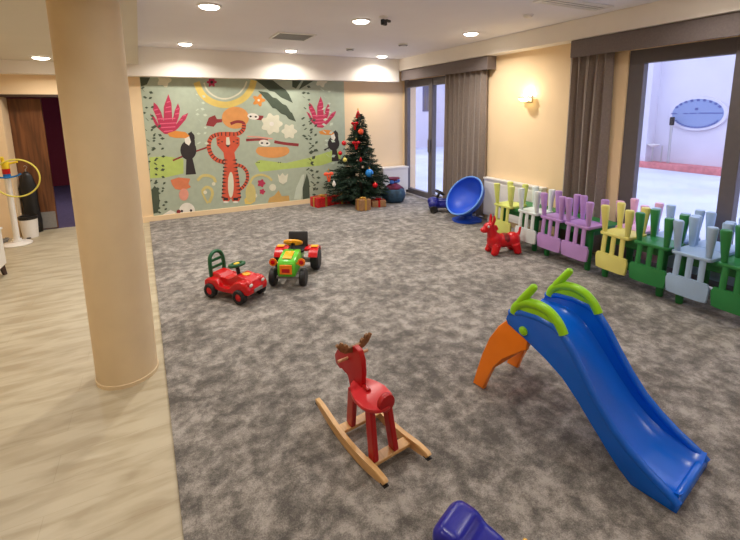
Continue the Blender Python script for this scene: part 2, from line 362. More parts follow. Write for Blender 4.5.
('pink',[(2.755,1.786),(2.858,1.799),(2.857,1.783),(2.755,1.769)]),
('pink',[(2.925,1.822),(2.978,1.836),(2.977,1.82),(2.925,1.806)]),
('pink',[(2.913,1.756),(2.986,1.769),(2.985,1.752),(2.912,1.739)]),
('pink',[(3.037,1.725),(3.09,1.739),(3.089,1.722),(3.036,1.708)]),
('pink',[(2.967,1.659),(3.03,1.672),(3.029,1.655),(2.966,1.642)]),
('pink',[(2.691,1.683),(2.916,1.693),(2.915,1.676),(2.69,1.666)]),
('pink',[(2.668,1.616),(2.935,1.626),(2.934,1.609),(2.667,1.6)]),
('pink',[(2.686,1.559),(2.912,1.568),(2.911,1.551),(2.685,1.542)]),
('pink',[(2.725,1.501),(2.869,1.511),(2.868,1.494),(2.724,1.484)]),
('maroon',[(0.186,0.972),(0.218,0.985),(0.21,1.01),(0.178,0.998)]),
('maroon',[(0.218,0.985),(0.262,1.002),(0.255,1.028),(0.21,1.01)]),
('maroon',[(0.262,1.002),(0.315,1.023),(0.308,1.049),(0.255,1.028)]),
('maroon',[(0.315,1.023),(0.373,1.045),(0.366,1.071),(0.308,1.049)]),
('maroon',[(0.373,1.045),(0.431,1.066),(0.424,1.092),(0.366,1.071)]),
('maroon',[(0.431,1.066),(0.495,1.087),(0.489,1.113),(0.424,1.092)]),
('maroon',[(0.495,1.087),(0.57,1.111),(0.563,1.137),(0.489,1.113)]),
('maroon',[(0.57,1.111),(0.644,1.134),(0.638,1.161),(0.563,1.137)]),
('maroon',[(0.644,1.134),(0.71,1.155),(0.703,1.181),(0.638,1.161)]),
('maroon',[(0.71,1.155),(0.756,1.169),(0.749,1.196),(0.703,1.181)]),
('dark',[(0.394,1.037),(0.484,1.031),(0.522,0.729),(0.36,0.731)]),
('dark',[(0.558,1.137),(0.548,1.087),(0.527,1.042),(0.496,1.007),(0.459,0.986),(0.42,0.98),(0.382,0.991),(0.349,1.016),(0.324,1.054),(0.311,1.1),(0.309,1.151),(0.319,1.2),(0.34,1.244),(0.37,1.279),(0.406,1.3),(0.445,1.306),(0.483,1.297),(0.516,1.272),(0.541,1.235),(0.556,1.188)]),
('dark',[(0.549,1.346),(0.537,1.302),(0.513,1.272),(0.482,1.261),(0.453,1.274),(0.433,1.307),(0.429,1.35),(0.44,1.393),(0.464,1.424),(0.495,1.434),(0.524,1.422),(0.544,1.389)]),
('dark',[(0.454,1.425),(0.507,1.455),(0.545,1.302),(0.543,1.138),(0.421,1.253)]),
('white',[(0.39,1.363),(0.461,1.387),(0.483,1.278),(0.448,1.219),(0.392,1.265)]),
('orange',[(0.142,1.436),(0.261,1.474),(0.407,1.448),(0.471,1.381),(0.408,1.346),(0.252,1.357),(0.167,1.382)]),
('dark',[(2.861,0.999),(2.89,1.012),(2.875,1.041),(2.846,1.028)]),
('dark',[(2.89,1.012),(2.933,1.032),(2.918,1.06),(2.875,1.041)]),
('dark',[(2.933,1.032),(2.981,1.054),(2.965,1.082),(2.918,1.06)]),
('dark',[(2.981,1.054),(3.026,1.074),(3.01,1.103),(2.965,1.082)]),
('dark',[(3.026,1.074),(3.059,1.089),(3.043,1.118),(3.01,1.103)]),
('dark',[(3.059,1.089),(3.08,1.099),(3.064,1.128),(3.043,1.118)]),
('dark',[(3.08,1.099),(3.093,1.106),(3.076,1.134),(3.064,1.128)]),
('dark',[(3.093,1.106),(3.101,1.11),(3.083,1.138),(3.076,1.134)]),
('dark',[(3.101,1.11),(3.106,1.113),(3.088,1.14),(3.083,1.138)]),
('dark',[(3.106,1.113),(3.11,1.115),(3.092,1.143),(3.088,1.14)]),
('dark',[(3.02,1.041),(3.109,1.037),(3.161,0.784),(3.002,0.785)]),
('dark',[(3.176,1.125),(3.168,1.083),(3.15,1.045),(3.121,1.016),(3.086,0.999),(3.048,0.994),(3.01,1.003),(2.977,1.024),(2.951,1.056),(2.935,1.094),(2.93,1.137),(2.938,1.178),(2.956,1.216),(2.984,1.245),(3.018,1.262),(3.056,1.268),(3.094,1.26),(3.128,1.239),(3.154,1.207),(3.171,1.168)]),
('dark',[(3.156,1.3),(3.147,1.264),(3.124,1.238),(3.094,1.23),(3.065,1.241),(3.044,1.268),(3.038,1.305),(3.047,1.341),(3.069,1.366),(3.099,1.375),(3.128,1.364),(3.149,1.337)]),
('dark',[(3.059,1.367),(3.109,1.393),(3.155,1.264),(3.161,1.126),(3.035,1.223)]),
('white',[(2.999,1.315),(3.068,1.335),(3.095,1.243),(3.064,1.195),(3.006,1.233)]),
('orange',[(2.752,1.378),(2.867,1.41),(3.011,1.387),(3.078,1.33),(3.018,1.301),(2.864,1.311),(2.779,1.332)]),
('orange2',[(1.461,1.663),(1.45,1.614),(1.423,1.568),(1.384,1.529),(1.333,1.499),(1.276,1.482),(1.216,1.477),(1.157,1.485),(1.104,1.506),(1.059,1.537),(1.026,1.577),(1.007,1.623),(1.003,1.672),(1.014,1.72),(1.039,1.765),(1.077,1.803),(1.126,1.833),(1.181,1.851),(1.241,1.857),(1.3,1.85),(1.354,1.831),(1.4,1.8),(1.435,1.76),(1.456,1.713)]),
('orange2',[(2.165,1.039),(2.152,1.005),(2.119,0.975),(2.067,0.95),(2,0.933),(1.923,0.925),(1.843,0.925),(1.763,0.935),(1.69,0.952),(1.628,0.977),(1.582,1.006),(1.554,1.039),(1.545,1.073),(1.557,1.105),(1.589,1.135),(1.638,1.159),(1.702,1.176),(1.776,1.186),(1.856,1.187),(1.936,1.178),(2.011,1.162),(2.076,1.138),(2.125,1.108),(2.155,1.074)]),
('sage',[(1.503,1.33),(2.225,1.278),(2.218,1.109),(1.504,1.145)]),
('maroon',[(0.737,1.546),(0.793,1.676),(0.895,1.718),(0.922,1.651),(1.006,1.65),(1.003,1.595),(0.917,1.586),(0.86,1.521)]),
('maroon',[(1.148,1.54),(1.163,1.546),(1.147,1.593),(1.132,1.587)]),
('maroon',[(1.163,1.546),(1.185,1.555),(1.169,1.602),(1.147,1.593)]),
('maroon',[(1.185,1.555),(1.209,1.564),(1.195,1.612),(1.169,1.602)]),
('maroon',[(1.209,1.564),(1.232,1.571),(1.223,1.62),(1.195,1.612)]),
('maroon',[(1.232,1.571),(1.252,1.575),(1.251,1.625),(1.223,1.62)]),
('maroon',[(1.252,1.575),(1.273,1.575),(1.277,1.625),(1.251,1.625)]),
('maroon',[(1.273,1.575),(1.295,1.572),(1.305,1.623),(1.277,1.625)]),
('maroon',[(1.295,1.572),(1.317,1.568),(1.332,1.617),(1.305,1.623)]),
('maroon',[(1.317,1.568),(1.334,1.562),(1.357,1.608),(1.332,1.617)]),
('maroon',[(1.334,1.562),(1.342,1.557),(1.379,1.593),(1.357,1.608)]),
('maroon',[(1.342,1.557),(1.345,1.551),(1.392,1.57),(1.379,1.593)]),
('maroon',[(1.345,1.551),(1.347,1.539),(1.397,1.545),(1.392,1.57)]),
('maroon',[(1.347,1.539),(1.347,1.523),(1.397,1.521),(1.397,1.545)]),
('maroon',[(1.347,1.523),(1.345,1.505),(1.394,1.498),(1.397,1.521)]),
('maroon',[(1.345,1.505),(1.342,1.49),(1.39,1.478),(1.394,1.498)]),
('maroon',[(1.342,1.49),(1.338,1.477),(1.384,1.46),(1.39,1.478)]),
('maroon',[(1.338,1.477),(1.332,1.466),(1.376,1.442),(1.384,1.46)]),
('maroon',[(1.332,1.466),(1.326,1.455),(1.365,1.425),(1.376,1.442)]),
('maroon',[(1.326,1.455),(1.318,1.446),(1.352,1.41),(1.365,1.425)]),
('maroon',[(1.318,1.446),(1.309,1.438),(1.337,1.396),(1.352,1.41)]),
('maroon',[(1.309,1.438),(1.297,1.431),(1.317,1.385),(1.337,1.396)]),
('maroon',[(1.297,1.431),(1.28,1.425),(1.295,1.376),(1.317,1.385)]),
('maroon',[(1.28,1.425),(1.262,1.419),(1.274,1.37),(1.295,1.376)]),
('maroon',[(1.262,1.419),(1.244,1.414),(1.256,1.365),(1.274,1.37)]),
('maroon',[(1.244,1.414),(1.232,1.41),(1.244,1.362),(1.256,1.365)]),
('peach',[(1.412,1.322),(1.44,1.32),(1.443,1.343),(1.414,1.345)]),
('peach',[(1.44,1.32),(1.481,1.317),(1.484,1.34),(1.443,1.343)]),
('peach',[(1.481,1.317),(1.529,1.313),(1.532,1.336),(1.484,1.34)]),
('peach',[(1.529,1.313),(1.579,1.308),(1.582,1.331),(1.532,1.336)]),
('peach',[(1.579,1.308),(1.627,1.302),(1.63,1.325),(1.582,1.331)]),
('peach',[(1.627,1.302),(1.675,1.295),(1.679,1.318),(1.63,1.325)]),
('peach',[(1.675,1.295),(1.729,1.286),(1.733,1.309),(1.679,1.318)]),
('peach',[(1.729,1.286),(1.781,1.277),(1.785,1.3),(1.733,1.309)]),
('peach',[(1.781,1.277),(1.826,1.269),(1.831,1.292),(1.785,1.3)]),
('peach',[(1.826,1.269),(1.859,1.264),(1.863,1.287),(1.831,1.292)]),
('maroon',[(1.386,1.249),(1.42,1.249),(1.42,1.295),(1.387,1.295)]),
('maroon',[(1.42,1.249),(1.469,1.25),(1.469,1.296),(1.42,1.295)]),
('maroon',[(1.469,1.25),(1.525,1.251),(1.525,1.297),(1.469,1.296)]),
('maroon',[(1.525,1.251),(1.579,1.251),(1.581,1.298),(1.525,1.297)]),
('maroon',[(1.579,1.251),(1.624,1.25),(1.628,1.296),(1.581,1.298)]),
('maroon',[(1.624,1.25),(1.66,1.247),(1.667,1.293),(1.628,1.296)]),
('maroon',[(1.66,1.247),(1.694,1.241),(1.702,1.287),(1.667,1.293)]),
('maroon',[(1.694,1.241),(1.723,1.236),(1.733,1.281),(1.702,1.287)]),
('maroon',[(1.723,1.236),(1.747,1.23),(1.758,1.276),(1.733,1.281)]),
('maroon',[(1.747,1.23),(1.766,1.226),(1.776,1.273),(1.758,1.276)]),
('maroon',[(1.882,1.195),(1.909,1.188),(1.922,1.241),(1.894,1.247)]),
('maroon',[(1.909,1.188),(1.948,1.179),(1.961,1.232),(1.922,1.241)]),
('maroon',[(1.948,1.179),(1.994,1.169),(2.006,1.221),(1.961,1.232)]),
('maroon',[(1.994,1.169),(2.044,1.158),(2.055,1.211),(2.006,1.221)]),
('maroon',[(2.044,1.158),(2.092,1.149),(2.102,1.202),(2.055,1.211)]),
('maroon',[(2.092,1.149),(2.144,1.14),(2.152,1.194),(2.102,1.202)]),
('maroon',[(2.144,1.14),(2.201,1.132),(2.209,1.186),(2.152,1.194)]),
('maroon',[(2.201,1.132),(2.257,1.124),(2.265,1.178),(2.209,1.186)]),
('maroon',[(2.257,1.124),(2.306,1.117),(2.313,1.171),(2.265,1.178)]),
('maroon',[(2.306,1.117),(2.34,1.112),(2.348,1.167),(2.313,1.171)]),
('maroon',[(1.582,1.707),(1.719,1.693),(1.691,1.613),(1.56,1.627)]),
('white',[(1.636,1.668),(1.624,1.647),(1.598,1.633),(1.563,1.626),(1.524,1.629),(1.486,1.64),(1.457,1.657),(1.439,1.679),(1.436,1.702),(1.448,1.722),(1.473,1.736),(1.508,1.743),(1.547,1.741),(1.584,1.73),(1.614,1.712),(1.633,1.69)]),
('dark',[(1.513,1.685),(1.505,1.673),(1.489,1.668),(1.474,1.674),(1.468,1.686),(1.475,1.698),(1.491,1.702),(1.507,1.697)]),
('dark',[(1.603,1.678),(1.596,1.666),(1.579,1.661),(1.564,1.666),(1.558,1.679),(1.565,1.691),(1.581,1.695),(1.597,1.69)]),
('white',[(1.813,1.185),(1.801,1.164),(1.774,1.15),(1.738,1.144),(1.698,1.148),(1.659,1.16),(1.629,1.179),(1.61,1.202),(1.607,1.226),(1.62,1.246),(1.645,1.26),(1.681,1.266),(1.721,1.263),(1.76,1.251),(1.791,1.231),(1.81,1.208)]),
('dark',[(1.686,1.206),(1.679,1.194),(1.662,1.19),(1.646,1.196),(1.64,1.208),(1.647,1.22),(1.664,1.225),(1.68,1.219)]),
('dark',[(1.78,1.196),(1.772,1.184),(1.755,1.18),(1.739,1.185),(1.733,1.198),(1.74,1.21),(1.757,1.215),(1.773,1.209)]),
('tiger',[(0.999,0.939),(0.982,0.945),(0.961,0.874),(0.977,0.869)]),
('tiger',[(0.982,0.945),(0.959,0.952),(0.938,0.882),(0.961,0.874)]),
('tiger',[(0.959,0.952),(0.935,0.961),(0.91,0.891),(0.938,0.882)]),
('tiger',[(0.935,0.961),(0.912,0.97),(0.881,0.904),(0.91,0.891)]),
('tiger',[(0.912,0.97),(0.893,0.982),(0.853,0.921),(0.881,0.904)]),
('tiger',[(0.893,0.982),(0.876,0.996),(0.83,0.941),(0.853,0.921)]),
('tiger',[(0.876,0.996),(0.858,1.014),(0.808,0.963),(0.83,0.941)]),
('tiger',[(0.858,1.014),(0.841,1.033),(0.788,0.987),(0.808,0.963)]),
('tiger',[(0.841,1.033),(0.827,1.054),(0.77,1.013),(0.788,0.987)]),
('tiger',[(0.827,1.054),(0.816,1.075),(0.755,1.041),(0.77,1.013)]),
('tiger',[(0.816,1.075),(0.807,1.097),(0.743,1.071),(0.755,1.041)]),
('tiger',[(0.807,1.097),(0.8,1.122),(0.734,1.102),(0.743,1.071)]),
('tiger',[(0.8,1.122),(0.795,1.148),(0.728,1.135),(0.734,1.102)]),
('tiger',[(0.795,1.148),(0.792,1.173),(0.725,1.168),(0.728,1.135)]),
('tiger',[(0.792,1.173),(0.793,1.197),(0.725,1.2),(0.725,1.168)]),
('tiger',[(0.793,1.197),(0.796,1.222),(0.729,1.233),(0.725,1.2)]),
('tiger',[(0.796,1.222),(0.802,1.249),(0.737,1.267),(0.729,1.233)]),
('tiger',[(0.802,1.249),(0.81,1.274),(0.747,1.3),(0.737,1.267)]),
('tiger',[(0.81,1.274),(0.82,1.296),(0.762,1.331),(0.747,1.3)]),
('tiger',[(0.82,1.296),(0.831,1.312),(0.78,1.358),(0.762,1.331)]),
('tiger',[(0.831,1.312),(0.842,1.323),(0.802,1.38),(0.78,1.358)]),
('tiger',[(0.842,1.323),(0.856,1.332),(0.828,1.396),(0.802,1.38)]),
('tiger',[(0.856,1.332),(0.874,1.339),(0.854,1.407),(0.828,1.396)]),
('tiger',[(0.874,1.339),(0.895,1.346),(0.881,1.415),(0.854,1.407)]),
('tiger',[(0.895,1.346),(0.919,1.351),(0.909,1.422),(0.881,1.415)]),
('tiger',[(0.919,1.351),(0.945,1.355),(0.941,1.427),(0.909,1.422)]),
('tiger',[(0.945,1.355),(0.974,1.356),(0.975,1.429),(0.941,1.427)]),
('tiger',[(0.974,1.356),(1.006,1.356),(1.009,1.429),(0.975,1.429)]),
('tiger',[(1.006,1.356),(1.04,1.356),(1.043,1.429),(1.009,1.429)]),
('tiger',[(1.04,1.356),(1.073,1.355),(1.077,1.428),(1.043,1.429)]),
('tiger',[(1.073,1.355),(1.104,1.354),(1.112,1.427),(1.077,1.428)]),
('tiger',[(1.104,1.354),(1.138,1.351),(1.147,1.423),(1.112,1.427)]),
('tiger',[(1.138,1.351),(1.173,1.347),(1.18,1.42),(1.147,1.423)]),
('tiger',[(1.173,1.347),(1.209,1.346),(1.209,1.419),(1.18,1.42)]),
('tiger',[(1.209,1.346),(1.244,1.35),(1.232,1.422),(1.209,1.419)]),
('tiger',[(1.244,1.35),(1.275,1.359),(1.252,1.428),(1.232,1.422)]),
('tiger',[(1.275,1.359),(1.304,1.373),(1.271,1.437),(1.252,1.428)]),
('tiger',[(1.304,1.373),(1.329,1.389),(1.288,1.448),(1.271,1.437)]),
('tiger',[(1.329,1.389),(1.351,1.408),(1.302,1.461),(1.288,1.448)]),
('tiger',[(1.351,1.408),(1.371,1.429),(1.313,1.472),(1.302,1.461)]),
('tiger',[(1.371,1.429),(1.386,1.456),(1.319,1.484),(1.313,1.472)]),
('tiger',[(1.386,1.456),(1.395,1.485),(1.325,1.501),(1.319,1.484)]),
('tiger',[(1.395,1.485),(1.4,1.512),(1.329,1.522),(1.325,1.501)]),
('tiger',[(1.4,1.512),(1.403,1.533),(1.332,1.542),(1.329,1.522)]),
('tiger',[(1.403,1.533),(1.406,1.546),(1.335,1.557),(1.332,1.542)]),
('dark',[(0.962,0.877),(0.981,0.942),(0.966,0.947),(0.947,0.882)]),
('dark',[(0.91,0.895),(0.935,0.957),(0.92,0.964),(0.895,0.901)]),
('dark',[(0.853,0.925),(0.893,0.978),(0.881,0.988),(0.841,0.935)]),
('dark',[(0.809,0.966),(0.857,1.011),(0.846,1.023),(0.799,0.978)]),
('dark',[(0.771,1.016),(0.826,1.051),(0.818,1.065),(0.763,1.031)]),
('dark',[(0.745,1.074),(0.805,1.095),(0.8,1.11),(0.74,1.089)]),
('dark',[(0.73,1.137),(0.792,1.145),(0.791,1.162),(0.729,1.153)]),
('dark',[(0.728,1.202),(0.79,1.195),(0.792,1.212),(0.73,1.219)]),
('dark',[(0.74,1.268),(0.799,1.248),(0.804,1.264),(0.745,1.283)]),
('dark',[(0.765,1.332),(0.816,1.295),(0.825,1.309),(0.775,1.346)]),
('dark',[(0.807,1.38),(0.838,1.323),(0.851,1.332),(0.82,1.389)]),
('dark',[(0.856,1.405),(0.871,1.341),(0.887,1.346),(0.872,1.41)]),
('dark',[(0.911,1.419),(0.917,1.354),(0.933,1.356),(0.927,1.422)]),
('dark',[(0.975,1.426),(0.973,1.359),(0.989,1.359),(0.991,1.426)]),
('dark',[(1.043,1.426),(1.04,1.359),(1.056,1.358),(1.059,1.426)]),
('dark',[(1.112,1.424),(1.104,1.357),(1.12,1.355),(1.128,1.422)]),
('dark',[(1.179,1.418),(1.175,1.35),(1.191,1.349),(1.195,1.417)]),
('dark',[(1.229,1.418),(1.246,1.353),(1.262,1.358),(1.245,1.423)]),
('dark',[(1.27,1.433),(1.305,1.376),(1.319,1.386),(1.284,1.443)]),
('dark',[(1.303,1.457),(1.351,1.411),(1.362,1.424),(1.314,1.47)]),
('dark',[(1.321,1.479),(1.384,1.461),(1.39,1.477),(1.326,1.496)]),
('dark',[(1.331,1.521),(1.397,1.513),(1.4,1.53),(1.334,1.538)]),
('tiger',[(1.152,0.824),(1.17,0.819),(1.184,0.875),(1.167,0.88)]),
('tiger',[(1.17,0.819),(1.196,0.813),(1.21,0.869),(1.184,0.875)]),
('tiger',[(1.196,0.813),(1.224,0.805),(1.24,0.86),(1.21,0.869)]),
('tiger',[(1.224,0.805),(1.25,0.795),(1.272,0.849),(1.24,0.86)]),
('tiger',[(1.25,0.795),(1.27,0.784),(1.3,0.833),(1.272,0.849)]),
('tiger',[(1.27,0.784),(1.286,0.771),(1.324,0.814),(1.3,0.833)]),
('tiger',[(1.286,0.771),(1.302,0.753),(1.345,0.792),(1.324,0.814)]),
('tiger',[(1.302,0.753),(1.316,0.734),(1.363,0.767),(1.345,0.792)]),
('tiger',[(1.316,0.734),(1.328,0.714),(1.378,0.741),(1.363,0.767)]),
('tiger',[(1.328,0.714),(1.337,0.694),(1.39,0.713),(1.378,0.741)]),
('tiger',[(1.337,0.694),(1.342,0.673),(1.398,0.683),(1.39,0.713)]),
('tiger',[(1.342,0.673),(1.345,0.648),(1.402,0.652),(1.398,0.683)]),
('tiger',[(1.345,0.648),(1.345,0.623),(1.402,0.62),(1.402,0.652)]),
('tiger',[(1.345,0.623),(1.343,0.598),(1.4,0.589),(1.402,0.62)]),
('tiger',[(1.343,0.598),(1.339,0.575),(1.394,0.559),(1.4,0.589)]),
('tiger',[(1.339,0.575),(1.332,0.554),(1.385,0.531),(1.394,0.559)]),
('tiger',[(1.332,0.554),(1.322,0.533),(1.372,0.503),(1.385,0.531)]),
('tiger',[(1.322,0.533),(1.309,0.512),(1.356,0.478),(1.372,0.503)]),
('tiger',[(1.309,0.512),(1.295,0.492),(1.34,0.455),(1.356,0.478)]),
('tiger',[(1.295,0.492),(1.282,0.475),(1.324,0.434),(1.34,0.455)]),
('tiger',[(1.282,0.475),(1.267,0.46),(1.304,0.415),(1.324,0.434)]),
('tiger',[(1.267,0.46),(1.25,0.447),(1.283,0.398),(1.304,0.415)]),
('tiger',[(1.25,0.447),(1.232,0.435),(1.263,0.385),(1.283,0.398)]),
('tiger',[(1.232,0.435),(1.216,0.424),(1.246,0.374),(1.263,0.385)]),
('tiger',[(1.216,0.424),(1.204,0.416),(1.235,0.366),(1.246,0.374)]),
('dark',[(1.184,0.875),(1.171,0.819),(1.187,0.815),(1.2,0.871)]),
('dark',[(1.241,0.86),(1.223,0.805),(1.238,0.8),(1.257,0.854)]),
('dark',[(1.302,0.831),(1.267,0.786),(1.281,0.775),(1.316,0.82)]),
('dark',[(1.346,0.79),(1.301,0.755),(1.311,0.741),(1.356,0.776)]),
('dark',[(1.379,0.739),(1.327,0.716),(1.334,0.7),(1.386,0.723)]),
('dark',[(1.398,0.681),(1.342,0.674),(1.344,0.657),(1.4,0.663)]),
('dark',[(1.402,0.619),(1.345,0.625),(1.344,0.607),(1.401,0.601)]),
('dark',[(1.393,0.557),(1.34,0.577),(1.334,0.561),(1.388,0.541)]),
('dark',[(1.371,0.502),(1.323,0.534),(1.314,0.519),(1.362,0.487)]),
('dark',[(1.34,0.454),(1.296,0.493),(1.285,0.479),(1.329,0.441)]),
('dark',[(1.303,0.414),(1.269,0.462),(1.255,0.451),(1.29,0.403)]),
('dark',[(1.263,0.384),(1.233,0.435),(1.218,0.426),(1.248,0.375)]),
('tiger',[(0.889,1.332),(0.965,1.362),(1.208,1.353),(1.278,1.316),(1.27,1.191),(1.173,1.064),(1.186,0.92),(1.223,0.627),(1.233,0.242),(1.195,0.18),(1.083,0.192),(1.065,0.259),(1.028,0.199),(0.93,0.209),(0.912,0.276),(0.96,0.648),(1.001,0.932),(0.989,1.075),(0.891,1.209)]),
('cream',[(1.055,1.336),(1.103,1.335),(1.112,1.221),(1.071,1.167),(1.042,1.224)]),
('dark',[(1.03,1.202),(1.116,1.198),(1.07,1.155)]),
('dark',[(0.909,1.309),(0.956,1.296),(0.907,1.281)]),
('dark',[(0.905,1.253),(0.952,1.24),(0.903,1.225)]),
('dark',[(1.254,1.294),(1.204,1.285),(1.252,1.266)]),
('dark',[(1.251,1.238),(1.2,1.228),(1.249,1.209)]),
('dark',[(0.996,1.26),(0.991,1.253),(0.979,1.25),(0.968,1.254),(0.964,1.262),(0.969,1.269),(0.981,1.272),(0.992,1.268)]),
('dark',[(1.191,1.252),(1.185,1.244),(1.174,1.241),(1.162,1.245),(1.158,1.253),(1.163,1.261),(1.175,1.264),(1.186,1.26)]),
('dark',[(0.981,0.962),(1.055,0.934),(0.979,0.928)]),
('dark',[(1.204,0.947),(1.126,0.929),(1.202,0.913)]),
('dark',[(0.973,0.897),(1.047,0.869),(0.971,0.862)]),
('dark',[(1.208,0.881),(1.129,0.863),(1.206,0.846)]),
('dark',[(0.966,0.831),(1.04,0.803),(0.963,0.797)]),
('dark',[(1.211,0.814),(1.133,0.796),(1.209,0.779)]),
('dark',[(0.958,0.766),(1.032,0.738),(0.956,0.732)]),
('dark',[(1.215,0.747),(1.136,0.73),(1.213,0.712)]),
('dark',[(0.95,0.701),(1.024,0.672),(0.948,0.667)]),
('dark',[(1.219,0.68),(1.139,0.663),(1.216,0.645)]),
('dark',[(0.943,0.635),(1.017,0.606),(0.94,0.601)]),
('dark',[(1.222,0.612),(1.143,0.595),(1.22,0.577)]),
('dark',[(0.935,0.57),(1.009,0.54),(0.932,0.535)]),
('dark',[(1.226,0.544),(1.146,0.528),(1.223,0.509)]),
('dark',[(0.927,0.504),(1.001,0.474),(0.925,0.469)]),
('dark',[(1.229,0.476),(1.15,0.46),(1.227,0.441)]),
('dark',[(0.919,0.438),(0.994,0.408),(0.917,0.403)]),
('dark',[(1.233,0.408),(1.153,0.392),(1.231,0.373)]),
('dark',[(0.911,0.372),(0.986,0.341),(0.909,0.337)]),
('dark',[(1.236,0.339),(1.157,0.324),(1.234,0.304)]),
('dark',[(0.904,0.306),(0.978,0.275),(0.901,0.271)]),
('dark',[(1.24,0.271),(1.16,0.255),(1.238,0.235)]),
('cream',[(1.125,0.489),(1.118,0.417),(1.106,0.352),(1.092,0.302),(1.076,0.27),(1.06,0.26),(1.045,0.273),(1.034,0.308),(1.026,0.36),(1.024,0.426),(1.026,0.498),(1.033,0.569),(1.044,0.633),(1.059,0.683),(1.074,0.714),(1.09,0.724),(1.105,0.712),(1.117,0.678),(1.124,0.626),(1.127,0.561)]),
('dark',[(0.934,0.273),(1.01,0.265),(1.013,0.218),(0.936,0.226)]),
('dark',[(1.099,0.256),(1.188,0.246),(1.179,0.2),(1.101,0.208)]),
('white',[(1.022,0.187),(1.012,0.178),(0.987,0.175),(0.956,0.178),(0.932,0.187),(0.924,0.198),(0.934,0.208),(0.959,0.211),(0.989,0.208),(1.013,0.199)]),
('white',[(1.188,0.169),(1.178,0.16),(1.153,0.156),(1.122,0.159),(1.097,0.169),(1.088,0.18),(1.098,0.189),(1.124,0.193),(1.155,0.19),(1.179,0.18)]),
('cream',[(2.063,1.54),(2.046,1.512),(2.013,1.493),(1.99,1.477),(1.989,1.45),(1.991,1.413),(1.977,1.383),(1.944,1.379),(1.909,1.392),(1.883,1.399),(1.861,1.383),(1.833,1.358),(1.802,1.35),(1.779,1.372),(1.768,1.408),(1.758,1.432),(1.732,1.439),(1.696,1.444),(1.671,1.463),(1.674,1.495),(1.696,1.525),(1.708,1.549),(1.698,1.573),(1.68,1.605),(1.681,1.636),(1.707,1.654),(1.744,1.657),(1.77,1.663),(1.783,1.686),(1.797,1.721),(1.822,1.741),(1.853,1.732),(1.878,1.706),(1.898,1.689),(1.925,1.694),(1.961,1.706),(1.993,1.7),(2.004,1.67),(1.998,1.634),(1.997,1.607),(2.017,1.589),(2.049,1.569)]),
('white',[(1.898,1.544),(1.889,1.52),(1.868,1.506),(1.842,1.507),(1.823,1.522),(1.816,1.546),(1.825,1.57),(1.846,1.584),(1.872,1.584),(1.892,1.568)]),
('cream',[(2.329,1.395),(2.314,1.372),(2.284,1.357),(2.265,1.345),(2.262,1.323),(2.261,1.292),(2.246,1.269),(2.218,1.269),(2.19,1.287),(2.17,1.297),(2.15,1.288),(2.121,1.273),(2.093,1.275),(2.08,1.299),(2.082,1.33),(2.082,1.352),(2.064,1.365),(2.037,1.381),(2.024,1.405),(2.039,1.428),(2.068,1.443),(2.087,1.454),(2.089,1.476),(2.09,1.507),(2.106,1.53),(2.133,1.53),(2.16,1.513),(2.18,1.503),(2.201,1.512),(2.229,1.527),(2.257,1.526),(2.271,1.502),(2.269,1.471),(2.27,1.449),(2.288,1.436),(2.316,1.419)]),
('orange',[(1.768,1.967),(1.75,1.946),(1.718,1.936),(1.698,1.93),(1.697,1.91),(1.696,1.877),(1.679,1.855),(1.653,1.864),(1.636,1.891),(1.625,1.907),(1.606,1.901),(1.574,1.89),(1.549,1.899),(1.55,1.925),(1.572,1.952),(1.585,1.967),(1.574,1.983),(1.555,2.01),(1.557,2.036),(1.583,2.044),(1.613,2.034),(1.632,2.028),(1.644,2.044),(1.665,2.071),(1.691,2.079),(1.706,2.058),(1.703,2.025),(1.702,2.005),(1.721,1.999),(1.753,1.989)]),
('cream',[(1.671,1.967),(1.663,1.951),(1.647,1.945),(1.631,1.951),(1.625,1.967),(1.633,1.983),(1.649,1.99),(1.665,1.983)]),
('leaf',[(1.646,2.131),(1.817,2.104),(1.9,2.019),(1.969,2.002),(2.072,1.903),(2.143,1.874),(2.216,1.756),(2.246,1.738),(2.313,1.576),(2.18,1.626),(2.122,1.698),(2.033,1.729),(1.948,1.817),(1.89,1.829),(1.808,1.945)]),
('leaf',[(1.602,2.353),(1.773,2.357),(1.915,2.321),(2.028,2.232),(2.144,2.153),(2.201,2.078),(2.267,1.92),(2.135,1.979),(2.047,2.019),(1.934,2.117),(1.847,2.133),(1.709,2.244)]),
('leaf',[(2.275,2.369),(2.447,2.373),(2.339,2.178),(2.268,2.212)]),
('leaf',[(2.49,2.374),(2.679,2.378),(2.567,2.258),(2.388,2.156)]),
('leaf',[(-0.177,2.327),(-0.032,2.331),(-0.088,2.215),(-0.173,2.178)]),
('cream',[(0.276,2.287),(0.262,2.264),(0.237,2.249),(0.219,2.238),(0.213,2.218),(0.206,2.189),(0.187,2.169),(0.164,2.174),(0.146,2.194),(0.132,2.207),(0.113,2.205),(0.086,2.201),(0.065,2.212),(0.065,2.238),(0.078,2.264),(0.087,2.283),(0.082,2.302),(0.072,2.328),(0.078,2.354),(0.101,2.366),(0.127,2.363),(0.146,2.361),(0.161,2.375),(0.182,2.396),(0.207,2.402),(0.222,2.383),(0.225,2.354),(0.227,2.334),(0.243,2.324),(0.266,2.31)]),
('cream',[(2.963,2.319),(2.949,2.296),(2.922,2.283),(2.903,2.272),(2.898,2.253),(2.892,2.226),(2.872,2.207),(2.846,2.211),(2.825,2.23),(2.809,2.243),(2.788,2.241),(2.759,2.237),(2.735,2.247),(2.732,2.272),(2.746,2.297),(2.755,2.315),(2.747,2.332),(2.735,2.357),(2.74,2.381),(2.764,2.392),(2.794,2.39),(2.814,2.388),(2.831,2.401),(2.853,2.421),(2.88,2.426),(2.898,2.409),(2.902,2.381),(2.906,2.363),(2.924,2.353),(2.951,2.34)]),
('leaf',[(-0.067,2.31),(-0.037,2.319),(-0.029,2.35),(-0.06,2.341)]),
